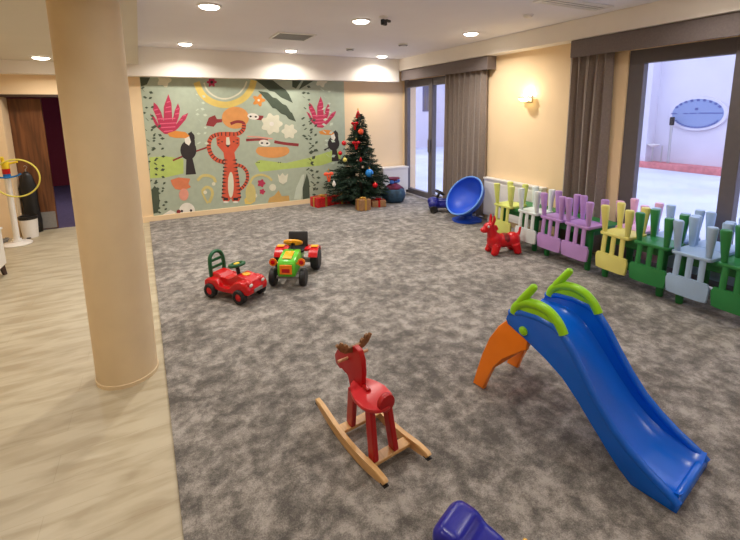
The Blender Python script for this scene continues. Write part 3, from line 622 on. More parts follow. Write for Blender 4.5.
('leaf',[(-0.109,2.268),(-0.124,2.27),(-0.16,2.308),(-0.146,2.306)]),
('leaf',[(-0.12,2.169),(-0.16,2.138),(-0.186,2.152),(-0.146,2.182)]),
('leaf',[(-0.073,2.1),(-0.051,2.066),(-0.01,2.076),(-0.032,2.11)]),
('leaf',[(-0.126,2.101),(-0.136,2.105),(-0.169,2.14),(-0.159,2.136)]),
('leaf',[(-0.086,1.987),(-0.049,1.985),(-0.029,2.018),(-0.066,2.021)]),
('leaf',[(-0.099,2.005),(-0.13,1.99),(-0.165,2.02),(-0.135,2.035)]),
('leaf',[(-0.069,1.847),(-0.034,1.842),(-0.013,1.873),(-0.048,1.878)]),
('leaf',[(-0.1,1.851),(-0.127,1.835),(-0.152,1.853),(-0.125,1.869)]),
('leaf',[(-0.085,1.734),(-0.066,1.702),(-0.029,1.708),(-0.048,1.74)]),
('leaf',[(-0.136,1.769),(-0.17,1.749),(-0.202,1.773),(-0.168,1.793)]),
('leaf',[(-0.086,1.675),(-0.065,1.657),(-0.039,1.67),(-0.06,1.688)]),
('leaf',[(-0.114,1.635),(-0.116,1.651),(-0.155,1.698),(-0.152,1.683)]),
('leaf',[(-0.068,1.553),(-0.033,1.529),(0.005,1.553),(-0.031,1.577)]),
('leaf',[(-0.101,1.476),(-0.067,1.487),(-0.061,1.523),(-0.095,1.511)]),
('leaf',[(-0.148,1.488),(-0.164,1.487),(-0.195,1.519),(-0.179,1.521)]),
('leaf',[(-0.073,1.39),(-0.043,1.397),(-0.036,1.428),(-0.066,1.42)]),
('leaf',[(-0.093,1.319),(-0.066,1.306),(-0.043,1.326),(-0.069,1.339)]),
('leaf',[(-0.128,1.313),(-0.142,1.314),(-0.175,1.35),(-0.161,1.349)]),
('leaf',[(-0.114,1.213),(-0.089,1.178),(-0.047,1.189),(-0.072,1.224)]),
('leaf',[(-0.14,1.235),(-0.151,1.238),(-0.181,1.271),(-0.17,1.268)]),
('leaf',[(-0.13,1.117),(-0.167,1.089),(-0.186,1.097),(-0.149,1.125)]),
('leaf',[(-0.094,0.995),(-0.064,0.995),(-0.051,1.024),(-0.081,1.023)]),
('leaf',[(-0.138,0.989),(-0.168,0.971),(-0.193,0.992),(-0.163,1.009)]),
('leaf',[(-0.104,0.873),(-0.075,0.846),(-0.039,0.864),(-0.068,0.891)]),
('leaf',[(-0.164,0.872),(-0.196,0.847),(-0.21,0.851),(-0.178,0.876)]),
('leaf',[(-0.104,0.788),(-0.092,0.758),(-0.061,0.759),(-0.073,0.788)]),
('leaf',[(-0.115,0.639),(-0.083,0.649),(-0.077,0.684),(-0.11,0.674)]),
('leaf',[(-0.144,0.682),(-0.175,0.661),(-0.194,0.673),(-0.164,0.693)]),
('leaf',[(-0.106,0.53),(-0.082,0.508),(-0.054,0.522),(-0.078,0.544)]),
('leaf',[(-0.175,0.518),(-0.202,0.506),(-0.233,0.535),(-0.205,0.547)]),
('leaf',[(-0.141,0.448),(-0.106,0.422),(-0.069,0.445),(-0.104,0.471)]),
('leaf',[(-0.182,0.465),(-0.184,0.479),(-0.216,0.523),(-0.215,0.509)]),
('leaf',[(-0.113,0.35),(-0.091,0.321),(-0.057,0.33),(-0.079,0.359)]),
('leaf',[(-0.18,0.349),(-0.187,0.361),(-0.228,0.414),(-0.22,0.402)]),
('leaf',[(-0.128,0.22),(-0.108,0.187),(-0.072,0.192),(-0.092,0.225)]),
('leaf',[(-0.165,0.269),(-0.18,0.268),(-0.209,0.302),(-0.194,0.302)]),
('leaf',[(0.008,1.525),(0.049,1.539),(0.055,1.582),(0.015,1.568)]),
('leaf',[(-0.032,1.526),(-0.061,1.513),(-0.095,1.544),(-0.067,1.557)]),
('leaf',[(0.001,1.427),(0.017,1.389),(0.058,1.39),(0.042,1.428)]),
('leaf',[(-0.024,1.437),(-0.059,1.41),(-0.077,1.416),(-0.042,1.444)]),
('leaf',[(0.025,1.354),(0.059,1.331),(0.095,1.354),(0.061,1.377)]),
('leaf',[(-0.032,1.365),(-0.062,1.346),(-0.088,1.366),(-0.058,1.384)]),
('leaf',[(-0.009,1.279),(0.007,1.251),(0.039,1.256),(0.023,1.283)]),
('leaf',[(-0.039,1.257),(-0.046,1.267),(-0.081,1.309),(-0.074,1.3)]),
('leaf',[(0.02,1.177),(0.054,1.173),(0.073,1.203),(0.039,1.207)]),
('leaf',[(-0.053,1.189),(-0.095,1.16),(-0.123,1.175),(-0.08,1.205)]),
('leaf',[(0.017,1.06),(0.049,1.04),(0.079,1.063),(0.048,1.082)]),
('leaf',[(-0.026,1.03),(-0.053,1.014),(-0.076,1.033),(-0.049,1.048)]),
('leaf',[(0.004,0.923),(0.019,0.892),(0.053,0.895),(0.038,0.926)]),
('leaf',[(-0.049,0.928),(-0.069,0.926),(-0.106,0.966),(-0.086,0.968)]),
('leaf',[(-0.015,0.832),(0.027,0.819),(0.056,0.855),(0.014,0.867)]),
('leaf',[(-0.053,0.825),(-0.055,0.838),(-0.086,0.879),(-0.084,0.866)]),
('leaf',[(-0.01,0.738),(0.005,0.705),(0.04,0.707),(0.025,0.74)]),
('leaf',[(0.001,0.596),(0.036,0.602),(0.046,0.637),(0.011,0.632)]),
('leaf',[(-0.063,0.64),(-0.106,0.611),(-0.136,0.631),(-0.093,0.659)]),
('leaf',[(-0.027,0.544),(-0.007,0.518),(0.023,0.526),(0.003,0.552)]),
('leaf',[(-0.052,0.532),(-0.077,0.521),(-0.105,0.548),(-0.08,0.559)]),
('leaf',[(-0.034,0.469),(-0.003,0.475),(0.005,0.508),(-0.027,0.502)]),
('leaf',[(-0.041,0.456),(-0.08,0.432),(-0.109,0.453),(-0.071,0.477)]),
('leaf',[(-0.009,0.305),(0.019,0.277),(0.055,0.293),(0.026,0.321)]),
('leaf',[(-0.057,0.328),(-0.089,0.306),(-0.108,0.317),(-0.076,0.339)]),
('leaf',[(-0.043,0.241),(-0.011,0.231),(0.011,0.257),(-0.022,0.268)]),
('leaf',[(-0.063,0.205),(-0.086,0.199),(-0.118,0.232),(-0.095,0.239)]),
('leaf',[(-0.014,0.162),(0.018,0.163),(0.03,0.194),(-0.003,0.193)]),
('leaf',[(-0.06,0.122),(-0.087,0.113),(-0.12,0.147),(-0.093,0.157)]),
('leaf',[(2.521,2.326),(2.549,2.288),(2.603,2.296),(2.575,2.335)]),
('leaf',[(2.525,2.352),(2.48,2.329),(2.432,2.357),(2.477,2.381)]),
('leaf',[(2.545,2.228),(2.574,2.191),(2.626,2.2),(2.597,2.237)]),
('leaf',[(2.511,2.279),(2.468,2.248),(2.441,2.257),(2.484,2.287)]),
('leaf',[(2.532,2.105),(2.561,2.075),(2.605,2.086),(2.576,2.116)]),
('leaf',[(2.526,2.105),(2.479,2.076),(2.439,2.098),(2.486,2.126)]),
('leaf',[(2.546,1.978),(2.576,1.956),(2.612,1.972),(2.582,1.993)]),
('leaf',[(2.51,2.004),(2.496,2.007),(2.453,2.043),(2.468,2.04)]),
('leaf',[(2.561,1.889),(2.58,1.857),(2.621,1.86),(2.603,1.891)]),
('leaf',[(2.529,1.806),(2.506,1.801),(2.466,1.832),(2.489,1.837)]),
('leaf',[(2.566,1.62),(2.607,1.599),(2.646,1.622),(2.605,1.643)]),
('leaf',[(2.495,1.646),(2.44,1.608),(2.407,1.621),(2.462,1.658)]),
('leaf',[(2.566,1.514),(2.616,1.518),(2.632,1.559),(2.583,1.555)]),
('leaf',[(2.496,1.51),(2.454,1.485),(2.423,1.501),(2.464,1.526)]),
('leaf',[(2.566,1.397),(2.619,1.395),(2.643,1.438),(2.589,1.44)]),
('leaf',[(2.526,1.448),(2.48,1.416),(2.455,1.424),(2.501,1.455)]),
('leaf',[(2.576,1.344),(2.619,1.351),(2.629,1.389),(2.586,1.381)]),
('leaf',[(2.51,1.294),(2.469,1.278),(2.416,1.317),(2.457,1.333)]),
('leaf',[(2.556,1.224),(2.6,1.222),(2.618,1.257),(2.575,1.258)]),
('leaf',[(2.547,1.245),(2.512,1.229),(2.472,1.256),(2.508,1.272)]),
('leaf',[(2.59,1.116),(2.622,1.09),(2.661,1.105),(2.629,1.131)]),
('leaf',[(2.546,0.998),(2.599,0.968),(2.65,0.998),(2.597,1.028)]),
('leaf',[(2.595,0.851),(2.658,0.863),(2.669,0.919),(2.606,0.907)]),
('leaf',[(2.557,0.869),(2.545,0.881),(2.488,0.937),(2.5,0.925)]),
('leaf',[(2.556,0.778),(2.607,0.767),(2.637,0.804),(2.586,0.815)]),
('leaf',[(2.551,0.756),(2.54,0.762),(2.501,0.8),(2.512,0.793)]),
('leaf',[(2.548,0.68),(2.491,0.642),(2.463,0.65),(2.519,0.689)]),
('leaf',[(2.571,0.533),(2.612,0.533),(2.626,0.566),(2.585,0.566)]),
('leaf',[(2.56,0.549),(2.555,0.564),(2.506,0.615),(2.512,0.6)]),
('leaf',[(2.54,0.456),(2.528,0.464),(2.479,0.513),(2.491,0.504)]),
('leaf',[(2.6,0.336),(2.642,0.33),(2.663,0.362),(2.62,0.368)]),
('leaf',[(2.551,0.33),(2.505,0.313),(2.449,0.356),(2.495,0.373)]),
('leaf',[(2.594,0.238),(2.65,0.25),(2.658,0.302),(2.601,0.291)]),
('leaf',[(2.574,0.162),(2.613,0.135),(2.653,0.154),(2.614,0.181)]),
('leaf',[(2.536,0.162),(2.482,0.126),(2.456,0.134),(2.51,0.169)]),
('leaf',[(2.627,1.579),(2.678,1.57),(2.707,1.608),(2.657,1.616)]),
('leaf',[(2.613,1.587),(2.572,1.559),(2.548,1.567),(2.589,1.596)]),
('leaf',[(2.668,1.465),(2.721,1.477),(2.73,1.525),(2.677,1.512)]),
('leaf',[(2.66,1.292),(2.706,1.302),(2.714,1.343),(2.668,1.333)]),
('leaf',[(2.598,1.279),(2.576,1.278),(2.528,1.319),(2.55,1.32)]),
('leaf',[(2.672,1.143),(2.721,1.156),(2.726,1.201),(2.677,1.188)]),
('leaf',[(2.604,1.148),(2.579,1.14),(2.541,1.17),(2.566,1.178)]),
('leaf',[(2.647,1.045),(2.675,0.998),(2.735,1),(2.706,1.047)]),
('leaf',[(2.623,1.09),(2.561,1.045),(2.533,1.049),(2.596,1.094)]),
('leaf',[(2.629,0.99),(2.679,0.998),(2.69,1.042),(2.64,1.034)]),
('leaf',[(2.615,0.968),(2.577,0.951),(2.532,0.983),(2.571,1)]),
('leaf',[(2.591,0.831),(2.57,0.831),(2.524,0.872),(2.545,0.872)]),
('leaf',[(2.64,0.738),(2.607,0.729),(2.558,0.769),(2.59,0.778)]),
('leaf',[(2.656,0.586),(2.709,0.583),(2.732,0.625),(2.678,0.628)]),
('leaf',[(2.625,0.626),(2.584,0.609),(2.536,0.645),(2.577,0.662)]),
('leaf',[(2.672,0.492),(2.713,0.457),(2.764,0.474),(2.723,0.51)]),
('leaf',[(2.645,0.478),(2.622,0.476),(2.577,0.517),(2.599,0.519)]),
('leaf',[(2.661,0.379),(2.707,0.368),(2.734,0.401),(2.688,0.412)]),
('leaf',[(2.633,0.375),(2.603,0.372),(2.546,0.423),(2.576,0.426)]),
('leaf',[(2.657,0.242),(2.698,0.251),(2.702,0.289),(2.662,0.28)]),
('leaf',[(2.648,0.249),(2.628,0.253),(2.576,0.303),(2.596,0.299)]),
('leaf',[(2.702,0.107),(2.739,0.073),(2.786,0.088),(2.748,0.122)]),
('leaf',[(2.62,0.135),(2.614,0.147),(2.574,0.19),(2.58,0.178)]),
('pale',[(0.712,2.046),(0.729,2.011),(0.77,2.014),(0.753,2.049)]),
('pale',[(0.658,2.05),(0.641,2.045),(0.613,2.07),(0.63,2.075)]),
('pale',[(0.692,1.926),(0.72,1.902),(0.755,1.918),(0.728,1.942)]),
('pale',[(0.658,1.948),(0.656,1.959),(0.625,1.993),(0.628,1.982)]),
('pale',[(0.673,1.834),(0.696,1.799),(0.741,1.808),(0.717,1.843)]),
('pale',[(0.651,1.823),(0.612,1.793),(0.592,1.799),(0.631,1.829)]),
('pale',[(0.702,1.725),(0.735,1.697),(0.778,1.716),(0.744,1.745)]),
('pale',[(0.654,1.735),(0.619,1.715),(0.587,1.738),(0.621,1.758)]),
('pale',[(0.67,1.613),(0.66,1.617),(0.627,1.651),(0.637,1.647)]),
('pale',[(0.698,1.523),(0.721,1.493),(0.759,1.502),(0.736,1.532)]),
('pale',[(0.691,1.4),(0.728,1.405),(0.74,1.44),(0.703,1.435)]),
('pale',[(0.647,1.413),(0.61,1.392),(0.579,1.414),(0.615,1.435)]),
('pale',[(0.688,1.252),(0.721,1.219),(0.767,1.237),(0.733,1.27)]),
('pale',[(0.643,1.27),(0.596,1.235),(0.57,1.245),(0.618,1.279)]),
('pale',[(2.954,2.128),(2.99,2.108),(3.028,2.128),(2.992,2.148)]),
('pale',[(2.897,2.142),(2.868,2.138),(2.81,2.183),(2.838,2.187)]),
('pale',[(2.932,1.999),(2.926,2.01),(2.881,2.05),(2.887,2.039)]),
('pale',[(2.947,1.911),(2.978,1.883),(3.021,1.896),(2.99,1.924)]),
('pale',[(2.937,1.814),(2.975,1.803),(3.003,1.828),(2.965,1.839)]),
('pale',[(2.913,1.828),(2.856,1.788),(2.825,1.797),(2.882,1.836)]),
('pale',[(2.966,1.745),(2.991,1.716),(3.032,1.724),(3.007,1.753)]),
('pale',[(2.916,1.709),(2.899,1.712),(2.851,1.753),(2.868,1.75)]),
('pale',[(2.947,1.607),(2.892,1.575),(2.847,1.598),(2.902,1.63)]),
('pale',[(2.977,1.48),(3.04,1.49),(3.055,1.544),(2.992,1.533)]),
('pale',[(2.915,1.497),(2.87,1.478),(2.816,1.515),(2.86,1.534)]),
('pale',[(2.963,1.33),(3.02,1.327),(3.045,1.37),(2.989,1.373)]),
('pale',[(2.911,1.342),(2.884,1.341),(2.824,1.391),(2.851,1.392)]),
('pale',[(2.993,1.208),(3.023,1.158),(3.087,1.161),(3.057,1.21)]),
('pale',[(2.953,1.195),(2.907,1.172),(2.86,1.202),(2.906,1.225)]),
('pale',[(2.936,1.11),(2.905,1.097),(2.867,1.123),(2.898,1.136)]),
('pale',[(2.966,0.965),(2.962,0.985),(2.903,1.045),(2.907,1.025)]),
('pale',[(2.992,0.872),(3.055,0.861),(3.089,0.906),(3.027,0.917)]),
('pale',[(2.965,0.872),(2.947,0.881),(2.883,0.939),(2.902,0.931)]),
('pale',[(2.983,0.741),(3.038,0.722),(3.079,0.757),(3.023,0.776)]),
('coral',[(0.121,0.663),(0.247,0.696),(0.425,0.659),(0.388,0.573),(0.424,0.514),(0.304,0.469),(0.182,0.503),(0.139,0.579)]),
('peach',[(0.378,0.389),(0.369,0.349),(0.35,0.316),(0.324,0.296),(0.295,0.291),(0.266,0.302),(0.244,0.327),(0.231,0.363),(0.228,0.404),(0.237,0.444),(0.256,0.476),(0.282,0.497),(0.311,0.502),(0.339,0.491),(0.362,0.466),(0.376,0.43)]),
('white',[(0.458,0.09),(0.448,0.045),(0.427,0.006),(0.396,-0.023),(0.359,-0.039),(0.319,-0.041),(0.281,-0.029),(0.247,-0.004),(0.222,0.032),(0.208,0.075),(0.205,0.121),(0.215,0.165),(0.236,0.203),(0.266,0.232),(0.303,0.249),(0.342,0.252),(0.381,0.24),(0.414,0.215),(0.44,0.18),(0.455,0.136)]),
('dark',[(0.27,0.113),(0.263,0.098),(0.248,0.093),(0.235,0.101),(0.23,0.118),(0.237,0.133),(0.252,0.138),(0.266,0.129)]),
('dark',[(0.413,0.107),(0.405,0.092),(0.391,0.087),(0.377,0.095),(0.372,0.112),(0.379,0.127),(0.394,0.132),(0.408,0.124)]),
('white',[(-0.05,0.085),(0.079,0.158),(0.159,0.104),(0.144,0.049)]),
('maroon',[(0.234,0.106),(0.222,0.079),(0.196,0.071),(0.173,0.085),(0.165,0.114),(0.177,0.141),(0.203,0.149),(0.226,0.135)]),
('yellow2',[(0.55,0.598),(0.561,0.609),(0.528,0.645),(0.518,0.634)]),
('yellow2',[(0.561,0.609),(0.575,0.625),(0.543,0.661),(0.528,0.645)]),
('yellow2',[(0.575,0.625),(0.591,0.642),(0.561,0.68),(0.543,0.661)]),
('yellow2',[(0.591,0.642),(0.607,0.656),(0.581,0.698),(0.561,0.68)]),
('yellow2',[(0.607,0.656),(0.621,0.665),(0.603,0.711),(0.581,0.698)]),
('yellow2',[(0.621,0.665),(0.635,0.67),(0.625,0.719),(0.603,0.711)]),
('yellow2',[(0.635,0.67),(0.651,0.672),(0.647,0.723),(0.625,0.719)]),
('yellow2',[(0.651,0.672),(0.667,0.672),(0.669,0.723),(0.647,0.723)]),
('yellow2',[(0.667,0.672),(0.684,0.671),(0.691,0.721),(0.669,0.723)]),
('yellow2',[(0.684,0.671),(0.7,0.667),(0.712,0.717),(0.691,0.721)]),
('yellow2',[(0.7,0.667),(0.718,0.662),(0.734,0.709),(0.712,0.717)]),
('yellow2',[(0.718,0.662),(0.736,0.653),(0.756,0.699),(0.734,0.709)]),
('yellow2',[(0.736,0.653),(0.754,0.643),(0.778,0.687),(0.756,0.699)]),
('yellow2',[(0.754,0.643),(0.769,0.632),(0.798,0.673),(0.778,0.687)]),
('yellow2',[(0.769,0.632),(0.78,0.622),(0.816,0.656),(0.798,0.673)]),
('yellow2',[(0.78,0.622),(0.786,0.611),(0.829,0.635),(0.816,0.656)]),
('yellow2',[(0.786,0.611),(0.791,0.597),(0.837,0.612),(0.829,0.635)]),
('yellow2',[(0.791,0.597),(0.795,0.58),(0.842,0.59),(0.837,0.612)]),
('yellow2',[(0.795,0.58),(0.798,0.563),(0.845,0.573),(0.842,0.59)]),
('yellow2',[(0.798,0.563),(0.801,0.551),(0.847,0.562),(0.845,0.573)]),
('cream',[(0.822,0.534),(0.811,0.51),(0.788,0.502),(0.766,0.514),(0.759,0.539),(0.77,0.563),(0.793,0.571),(0.815,0.559)]),
('yellow2',[(0.609,0.406),(0.619,0.417),(0.585,0.452),(0.576,0.442)]),
('yellow2',[(0.619,0.417),(0.633,0.433),(0.599,0.469),(0.585,0.452)]),
('yellow2',[(0.633,0.433),(0.648,0.449),(0.617,0.488),(0.599,0.469)]),
('yellow2',[(0.648,0.449),(0.662,0.462),(0.637,0.505),(0.617,0.488)]),
('yellow2',[(0.662,0.462),(0.67,0.466),(0.66,0.516),(0.637,0.505)]),
('yellow2',[(0.67,0.466),(0.678,0.465),(0.685,0.516),(0.66,0.516)]),
('yellow2',[(0.678,0.465),(0.69,0.461),(0.707,0.509),(0.685,0.516)]),
('yellow2',[(0.69,0.461),(0.703,0.454),(0.728,0.497),(0.707,0.509)]),
('yellow2',[(0.703,0.454),(0.714,0.444),(0.746,0.482),(0.728,0.497)]),
('yellow2',[(0.714,0.444),(0.722,0.434),(0.761,0.464),(0.746,0.482)]),
('yellow2',[(0.722,0.434),(0.728,0.424),(0.772,0.444),(0.761,0.464)]),
('yellow2',[(0.728,0.424),(0.732,0.41),(0.779,0.422),(0.772,0.444)]),
('yellow2',[(0.732,0.41),(0.735,0.393),(0.783,0.397),(0.779,0.422)]),
('yellow2',[(0.735,0.393),(0.735,0.376),(0.783,0.371),(0.783,0.397)]),
('yellow2',[(0.735,0.376),(0.733,0.357),(0.779,0.343),(0.783,0.371)]),
('yellow2',[(0.733,0.357),(0.725,0.333),(0.769,0.312),(0.779,0.343)]),
('yellow2',[(0.725,0.333),(0.712,0.303),(0.754,0.279),(0.769,0.312)]),
('yellow2',[(0.712,0.303),(0.696,0.272),(0.738,0.246),(0.754,0.279)]),
('yellow2',[(0.696,0.272),(0.682,0.245),(0.723,0.219),(0.738,0.246)]),
('yellow2',[(0.682,0.245),(0.672,0.225),(0.714,0.199),(0.723,0.219)]),
('yellow2',[(0.577,0.419),(0.582,0.403),(0.612,0.412),(0.607,0.428)]),
('yellow2',[(0.582,0.403),(0.588,0.38),(0.618,0.389),(0.612,0.412)]),
('yellow2',[(0.588,0.38),(0.595,0.353),(0.625,0.363),(0.618,0.389)]),
('yellow2',[(0.595,0.353),(0.603,0.325),(0.632,0.336),(0.625,0.363)]),
('yellow2',[(0.603,0.325),(0.611,0.3),(0.64,0.312),(0.632,0.336)]),
('yellow2',[(0.611,0.3),(0.62,0.276),(0.649,0.29),(0.64,0.312)]),
('yellow2',[(0.62,0.276),(0.631,0.252),(0.659,0.266),(0.649,0.29)]),
('yellow2',[(0.631,0.252),(0.641,0.229),(0.669,0.244),(0.659,0.266)]),
('yellow2',[(0.641,0.229),(0.65,0.21),(0.679,0.225),(0.669,0.244)]),
('yellow2',[(0.65,0.21),(0.657,0.196),(0.685,0.211),(0.679,0.225)]),
('cream',[(0.674,0.399),(0.663,0.375),(0.641,0.368),(0.619,0.38),(0.612,0.405),(0.623,0.428),(0.646,0.436),(0.667,0.424)]),
('yellow2',[(1.412,0.454),(1.422,0.473),(1.386,0.493),(1.377,0.474)]),
('yellow2',[(1.422,0.473),(1.435,0.501),(1.399,0.521),(1.386,0.493)]),
('yellow2',[(1.435,0.501),(1.451,0.532),(1.416,0.553),(1.399,0.521)]),
('yellow2',[(1.451,0.532),(1.468,0.559),(1.435,0.585),(1.416,0.553)]),
('yellow2',[(1.468,0.559),(1.485,0.578),(1.458,0.61),(1.435,0.585)]),
('yellow2',[(1.485,0.578),(1.504,0.59),(1.484,0.627),(1.458,0.61)]),
('yellow2',[(1.504,0.59),(1.526,0.6),(1.513,0.639),(1.484,0.627)]),
('yellow2',[(1.526,0.6),(1.551,0.606),(1.542,0.647),(1.513,0.639)]),
('yellow2',[(1.551,0.606),(1.577,0.61),(1.573,0.651),(1.542,0.647)]),
('yellow2',[(1.577,0.61),(1.601,0.61),(1.602,0.652),(1.573,0.651)]),
('yellow2',[(1.601,0.61),(1.625,0.607),(1.632,0.648),(1.602,0.652)]),
('yellow2',[(1.625,0.607),(1.652,0.6),(1.663,0.64),(1.632,0.648)]),
('yellow2',[(1.652,0.6),(1.678,0.59),(1.693,0.629),(1.663,0.64)]),
('yellow2',[(1.678,0.59),(1.703,0.578),(1.721,0.616),(1.693,0.629)]),
('yellow2',[(1.703,0.578),(1.724,0.567),(1.746,0.602),(1.721,0.616)]),
('yellow2',[(1.724,0.567),(1.741,0.553),(1.768,0.585),(1.746,0.602)]),
('yellow2',[(1.741,0.553),(1.757,0.537),(1.788,0.565),(1.768,0.585)]),
('yellow2',[(1.757,0.537),(1.771,0.52),(1.804,0.546),(1.788,0.565)]),
('yellow2',[(1.771,0.52),(1.783,0.504),(1.816,0.529),(1.804,0.546)]),
('yellow2',[(1.783,0.504),(1.793,0.492),(1.825,0.518),(1.816,0.529)]),
('rose',[(1.688,0.467),(1.679,0.453),(1.662,0.445),(1.651,0.439),(1.647,0.427),(1.642,0.408),(1.63,0.397),(1.614,0.401),(1.601,0.416),(1.592,0.426),(1.579,0.426),(1.56,0.425),(1.545,0.433),(1.544,0.451),(1.553,0.467),(1.559,0.479),(1.555,0.492),(1.548,0.509),(1.551,0.526),(1.566,0.532),(1.584,0.528),(1.597,0.526),(1.608,0.534),(1.622,0.546),(1.639,0.547),(1.649,0.534),(1.652,0.515),(1.654,0.502),(1.665,0.494),(1.681,0.483)]),
('rose',[(1.676,0.311),(1.67,0.3),(1.657,0.295),(1.649,0.29),(1.646,0.281),(1.643,0.267),(1.634,0.259),(1.622,0.263),(1.613,0.273),(1.606,0.281),(1.596,0.281),(1.583,0.28),(1.572,0.287),(1.571,0.299),(1.577,0.311),(1.582,0.32),(1.578,0.329),(1.573,0.342),(1.576,0.355),(1.587,0.359),(1.6,0.356),(1.61,0.354),(1.617,0.36),(1.628,0.368),(1.64,0.37),(1.648,0.36),(1.65,0.346),(1.651,0.336),(1.659,0.33),(1.671,0.322)]),
('cream',[(1.918,0.63),(1.958,0.578),(2.01,0.635),(2.056,0.576),(2.12,0.614),(2.088,0.462),(2.011,0.414),(1.94,0.469)]),
('cream',[(1.88,0.37),(1.87,0.337),(1.844,0.315),(1.811,0.309),(1.778,0.322),(1.755,0.349),(1.748,0.383),(1.759,0.415),(1.784,0.438),(1.817,0.443),(1.85,0.431),(1.873,0.405)]),
('cream',[(1.527,0.253),(1.516,0.225),(1.489,0.211),(1.456,0.214),(1.431,0.234),(1.423,0.264),(1.435,0.291),(1.462,0.305),(1.494,0.302),(1.519,0.282)]),
('yellow',[(1.287,0.206),(1.348,0.259),(1.421,0.228),(1.498,0.244),(1.48,0.149),(1.396,0.104),(1.299,0.121)]),
('ochre',[(1.709,0.099),(1.744,0.187),(1.836,0.221),(1.92,0.311),(1.976,0.194),(2.113,0.192),(2.121,0.091),(1.921,0.075)]),
('yellow2',[(1.501,0.304),(1.487,0.227),(1.458,0.167),(1.419,0.136),(1.378,0.14),(1.343,0.179),(1.322,0.244),(1.317,0.322),(1.331,0.399),(1.36,0.458),(1.399,0.489),(1.439,0.485),(1.474,0.447),(1.496,0.383)]),
('pale',[(2.204,0.107),(2.258,0.322),(2.383,0.562),(2.435,0.577),(2.384,0.278),(2.35,0.078)]),
('leaf',[(2.383,0.087),(2.386,0.31),(2.481,0.586),(2.527,0.424),(2.521,0.105)]),
('leaf',[(-0.174,0.527),(-0.121,0.587),(-0.07,0.517),(-0.075,0.298),(-0.113,0.137),(-0.181,0.124),(-0.186,0.283)]),
]
# ------------------------------------------------------------------ camera
H = 1.75; F = 418.0
R = ((0.89151, 0.08617, -0.44474), (-0.45282, 0.14111, -0.88036), (-0.0131, 0.98624, 0.16482))
cd = bpy.data.cameras.new('camera'); cam = bpy.data.objects.new('camera', cd); C.objects.link(cam)
cd.sensor_width = 36; cd.sensor_fit = 'HORIZONTAL'; cd.lens = 36*F/740; cd.shift_x = -1/740; cd.shift_y = -89/740; cd.clip_start = .05
cam.matrix_world = Matrix(((*R[0], 0), (*R[1], 0), (*R[2], H), (0, 0, 0, 1)))
bpy.context.scene.camera = cam

# ------------------------------------------------------------------ room shell
W = 4.65; BK = 7.65; LX = -2.75; FY = -1.7; CZ = 2.765; LZ = 2.5
def sk(y): return -.249+.0335*(7.65-y)          # the skewed line between planked passage and carpet
bm = B(); box(bm, LX-.2, W+.3, FY-.2, BK+.3, -.2, -.012); struct('floor', bm, M['planks'])
bm = B(); prism(bm, [(sk(FY), FY), (W, FY), (W, BK-.005), (sk(BK), BK-.005)], -.012, 0, 'z')
tag(link('carpet', bm, M['carpet']), 'mottled grey fitted carpet filling the play area beside the pale planks', 'carpet')
bm = B(); box(bm, LX-.2, W+.3, FY-.2, BK+.3, CZ, CZ+.2); struct('ceiling', bm, M['ceil'])
bm = B(); prism(bm, [(LX, FY), (.065-.0235*FY, FY), (-.175-.0235*(BK-7.45), BK), (LX, BK)], LZ, CZ, 'z'); struct('trim_1', bm, M['lowceil'], 'lowered grey-green ceiling over the planked passage')
# back wall with a wide doorway on the left
bm = B(); DX0, DX1, DZ = -1.93, -.75, 2.02
box(bm, LX-.2, DX0, BK, BK+.3, -.05, CZ); box(bm, DX0, DX1, BK, BK+.3, DZ, CZ); box(bm, DX1, W+.3, BK, BK+.3, -.05, CZ)
struct('wall_back', bm, M['wall'])
# right wall with two glazed openings
bm = B(); O1 = (5.12, 7.63, 2.36); O2 = (.75, 2.93, 2.36)
box(bm, W, W+.3, FY-.2, O2[0], -.05, CZ); box(bm, W, W+.3, O2[1], O1[0], -.05, CZ); box(bm, W, W+.3, O1[1], BK+.3, -.05, CZ)
box(bm, W, W+.3, O2[0], O2[1], O2[2], CZ); box(bm, W, W+.3, O1[0], O1[1], O1[2], CZ)
struct('wall_right', bm, M['wall'])
bm = B(); box(bm, LX-.2, LX, FY-.2, BK+.3, -.05, CZ); struct('wall_left', bm, M['wall'])
bm = B(); box(bm, LX, W, FY-.2, FY, -.05, CZ); struct('wall_front', bm, M['wall'])
# soffits
bm = B(); box(bm, 4.43, W, FY, BK, 2.545, CZ, .004); struct('trim_2', bm, M['soffit'], 'cream soffit running along the window wall')
bm = B(); box(bm, LX, 4.43, 7.45, BK, 2.325, CZ, .004); struct('trim_3', bm, M['soffit'], 'deep cream soffit above the jungle mural')
# baseboards
bm = B(); box(bm, DX1, 4.1, BK-.02, BK, -.012, .085, .004); struct('baseboard_back', bm, M['wall'])
bm = B(); box(bm, LX, LX+.015, FY, BK, -.012, .08); struct('baseboard_left', bm, M['wall'])
bm = B(); box(bm, W-.015, W, O2[1], O1[0], 0, .08); struct('baseboard_right', bm, M['wall'])

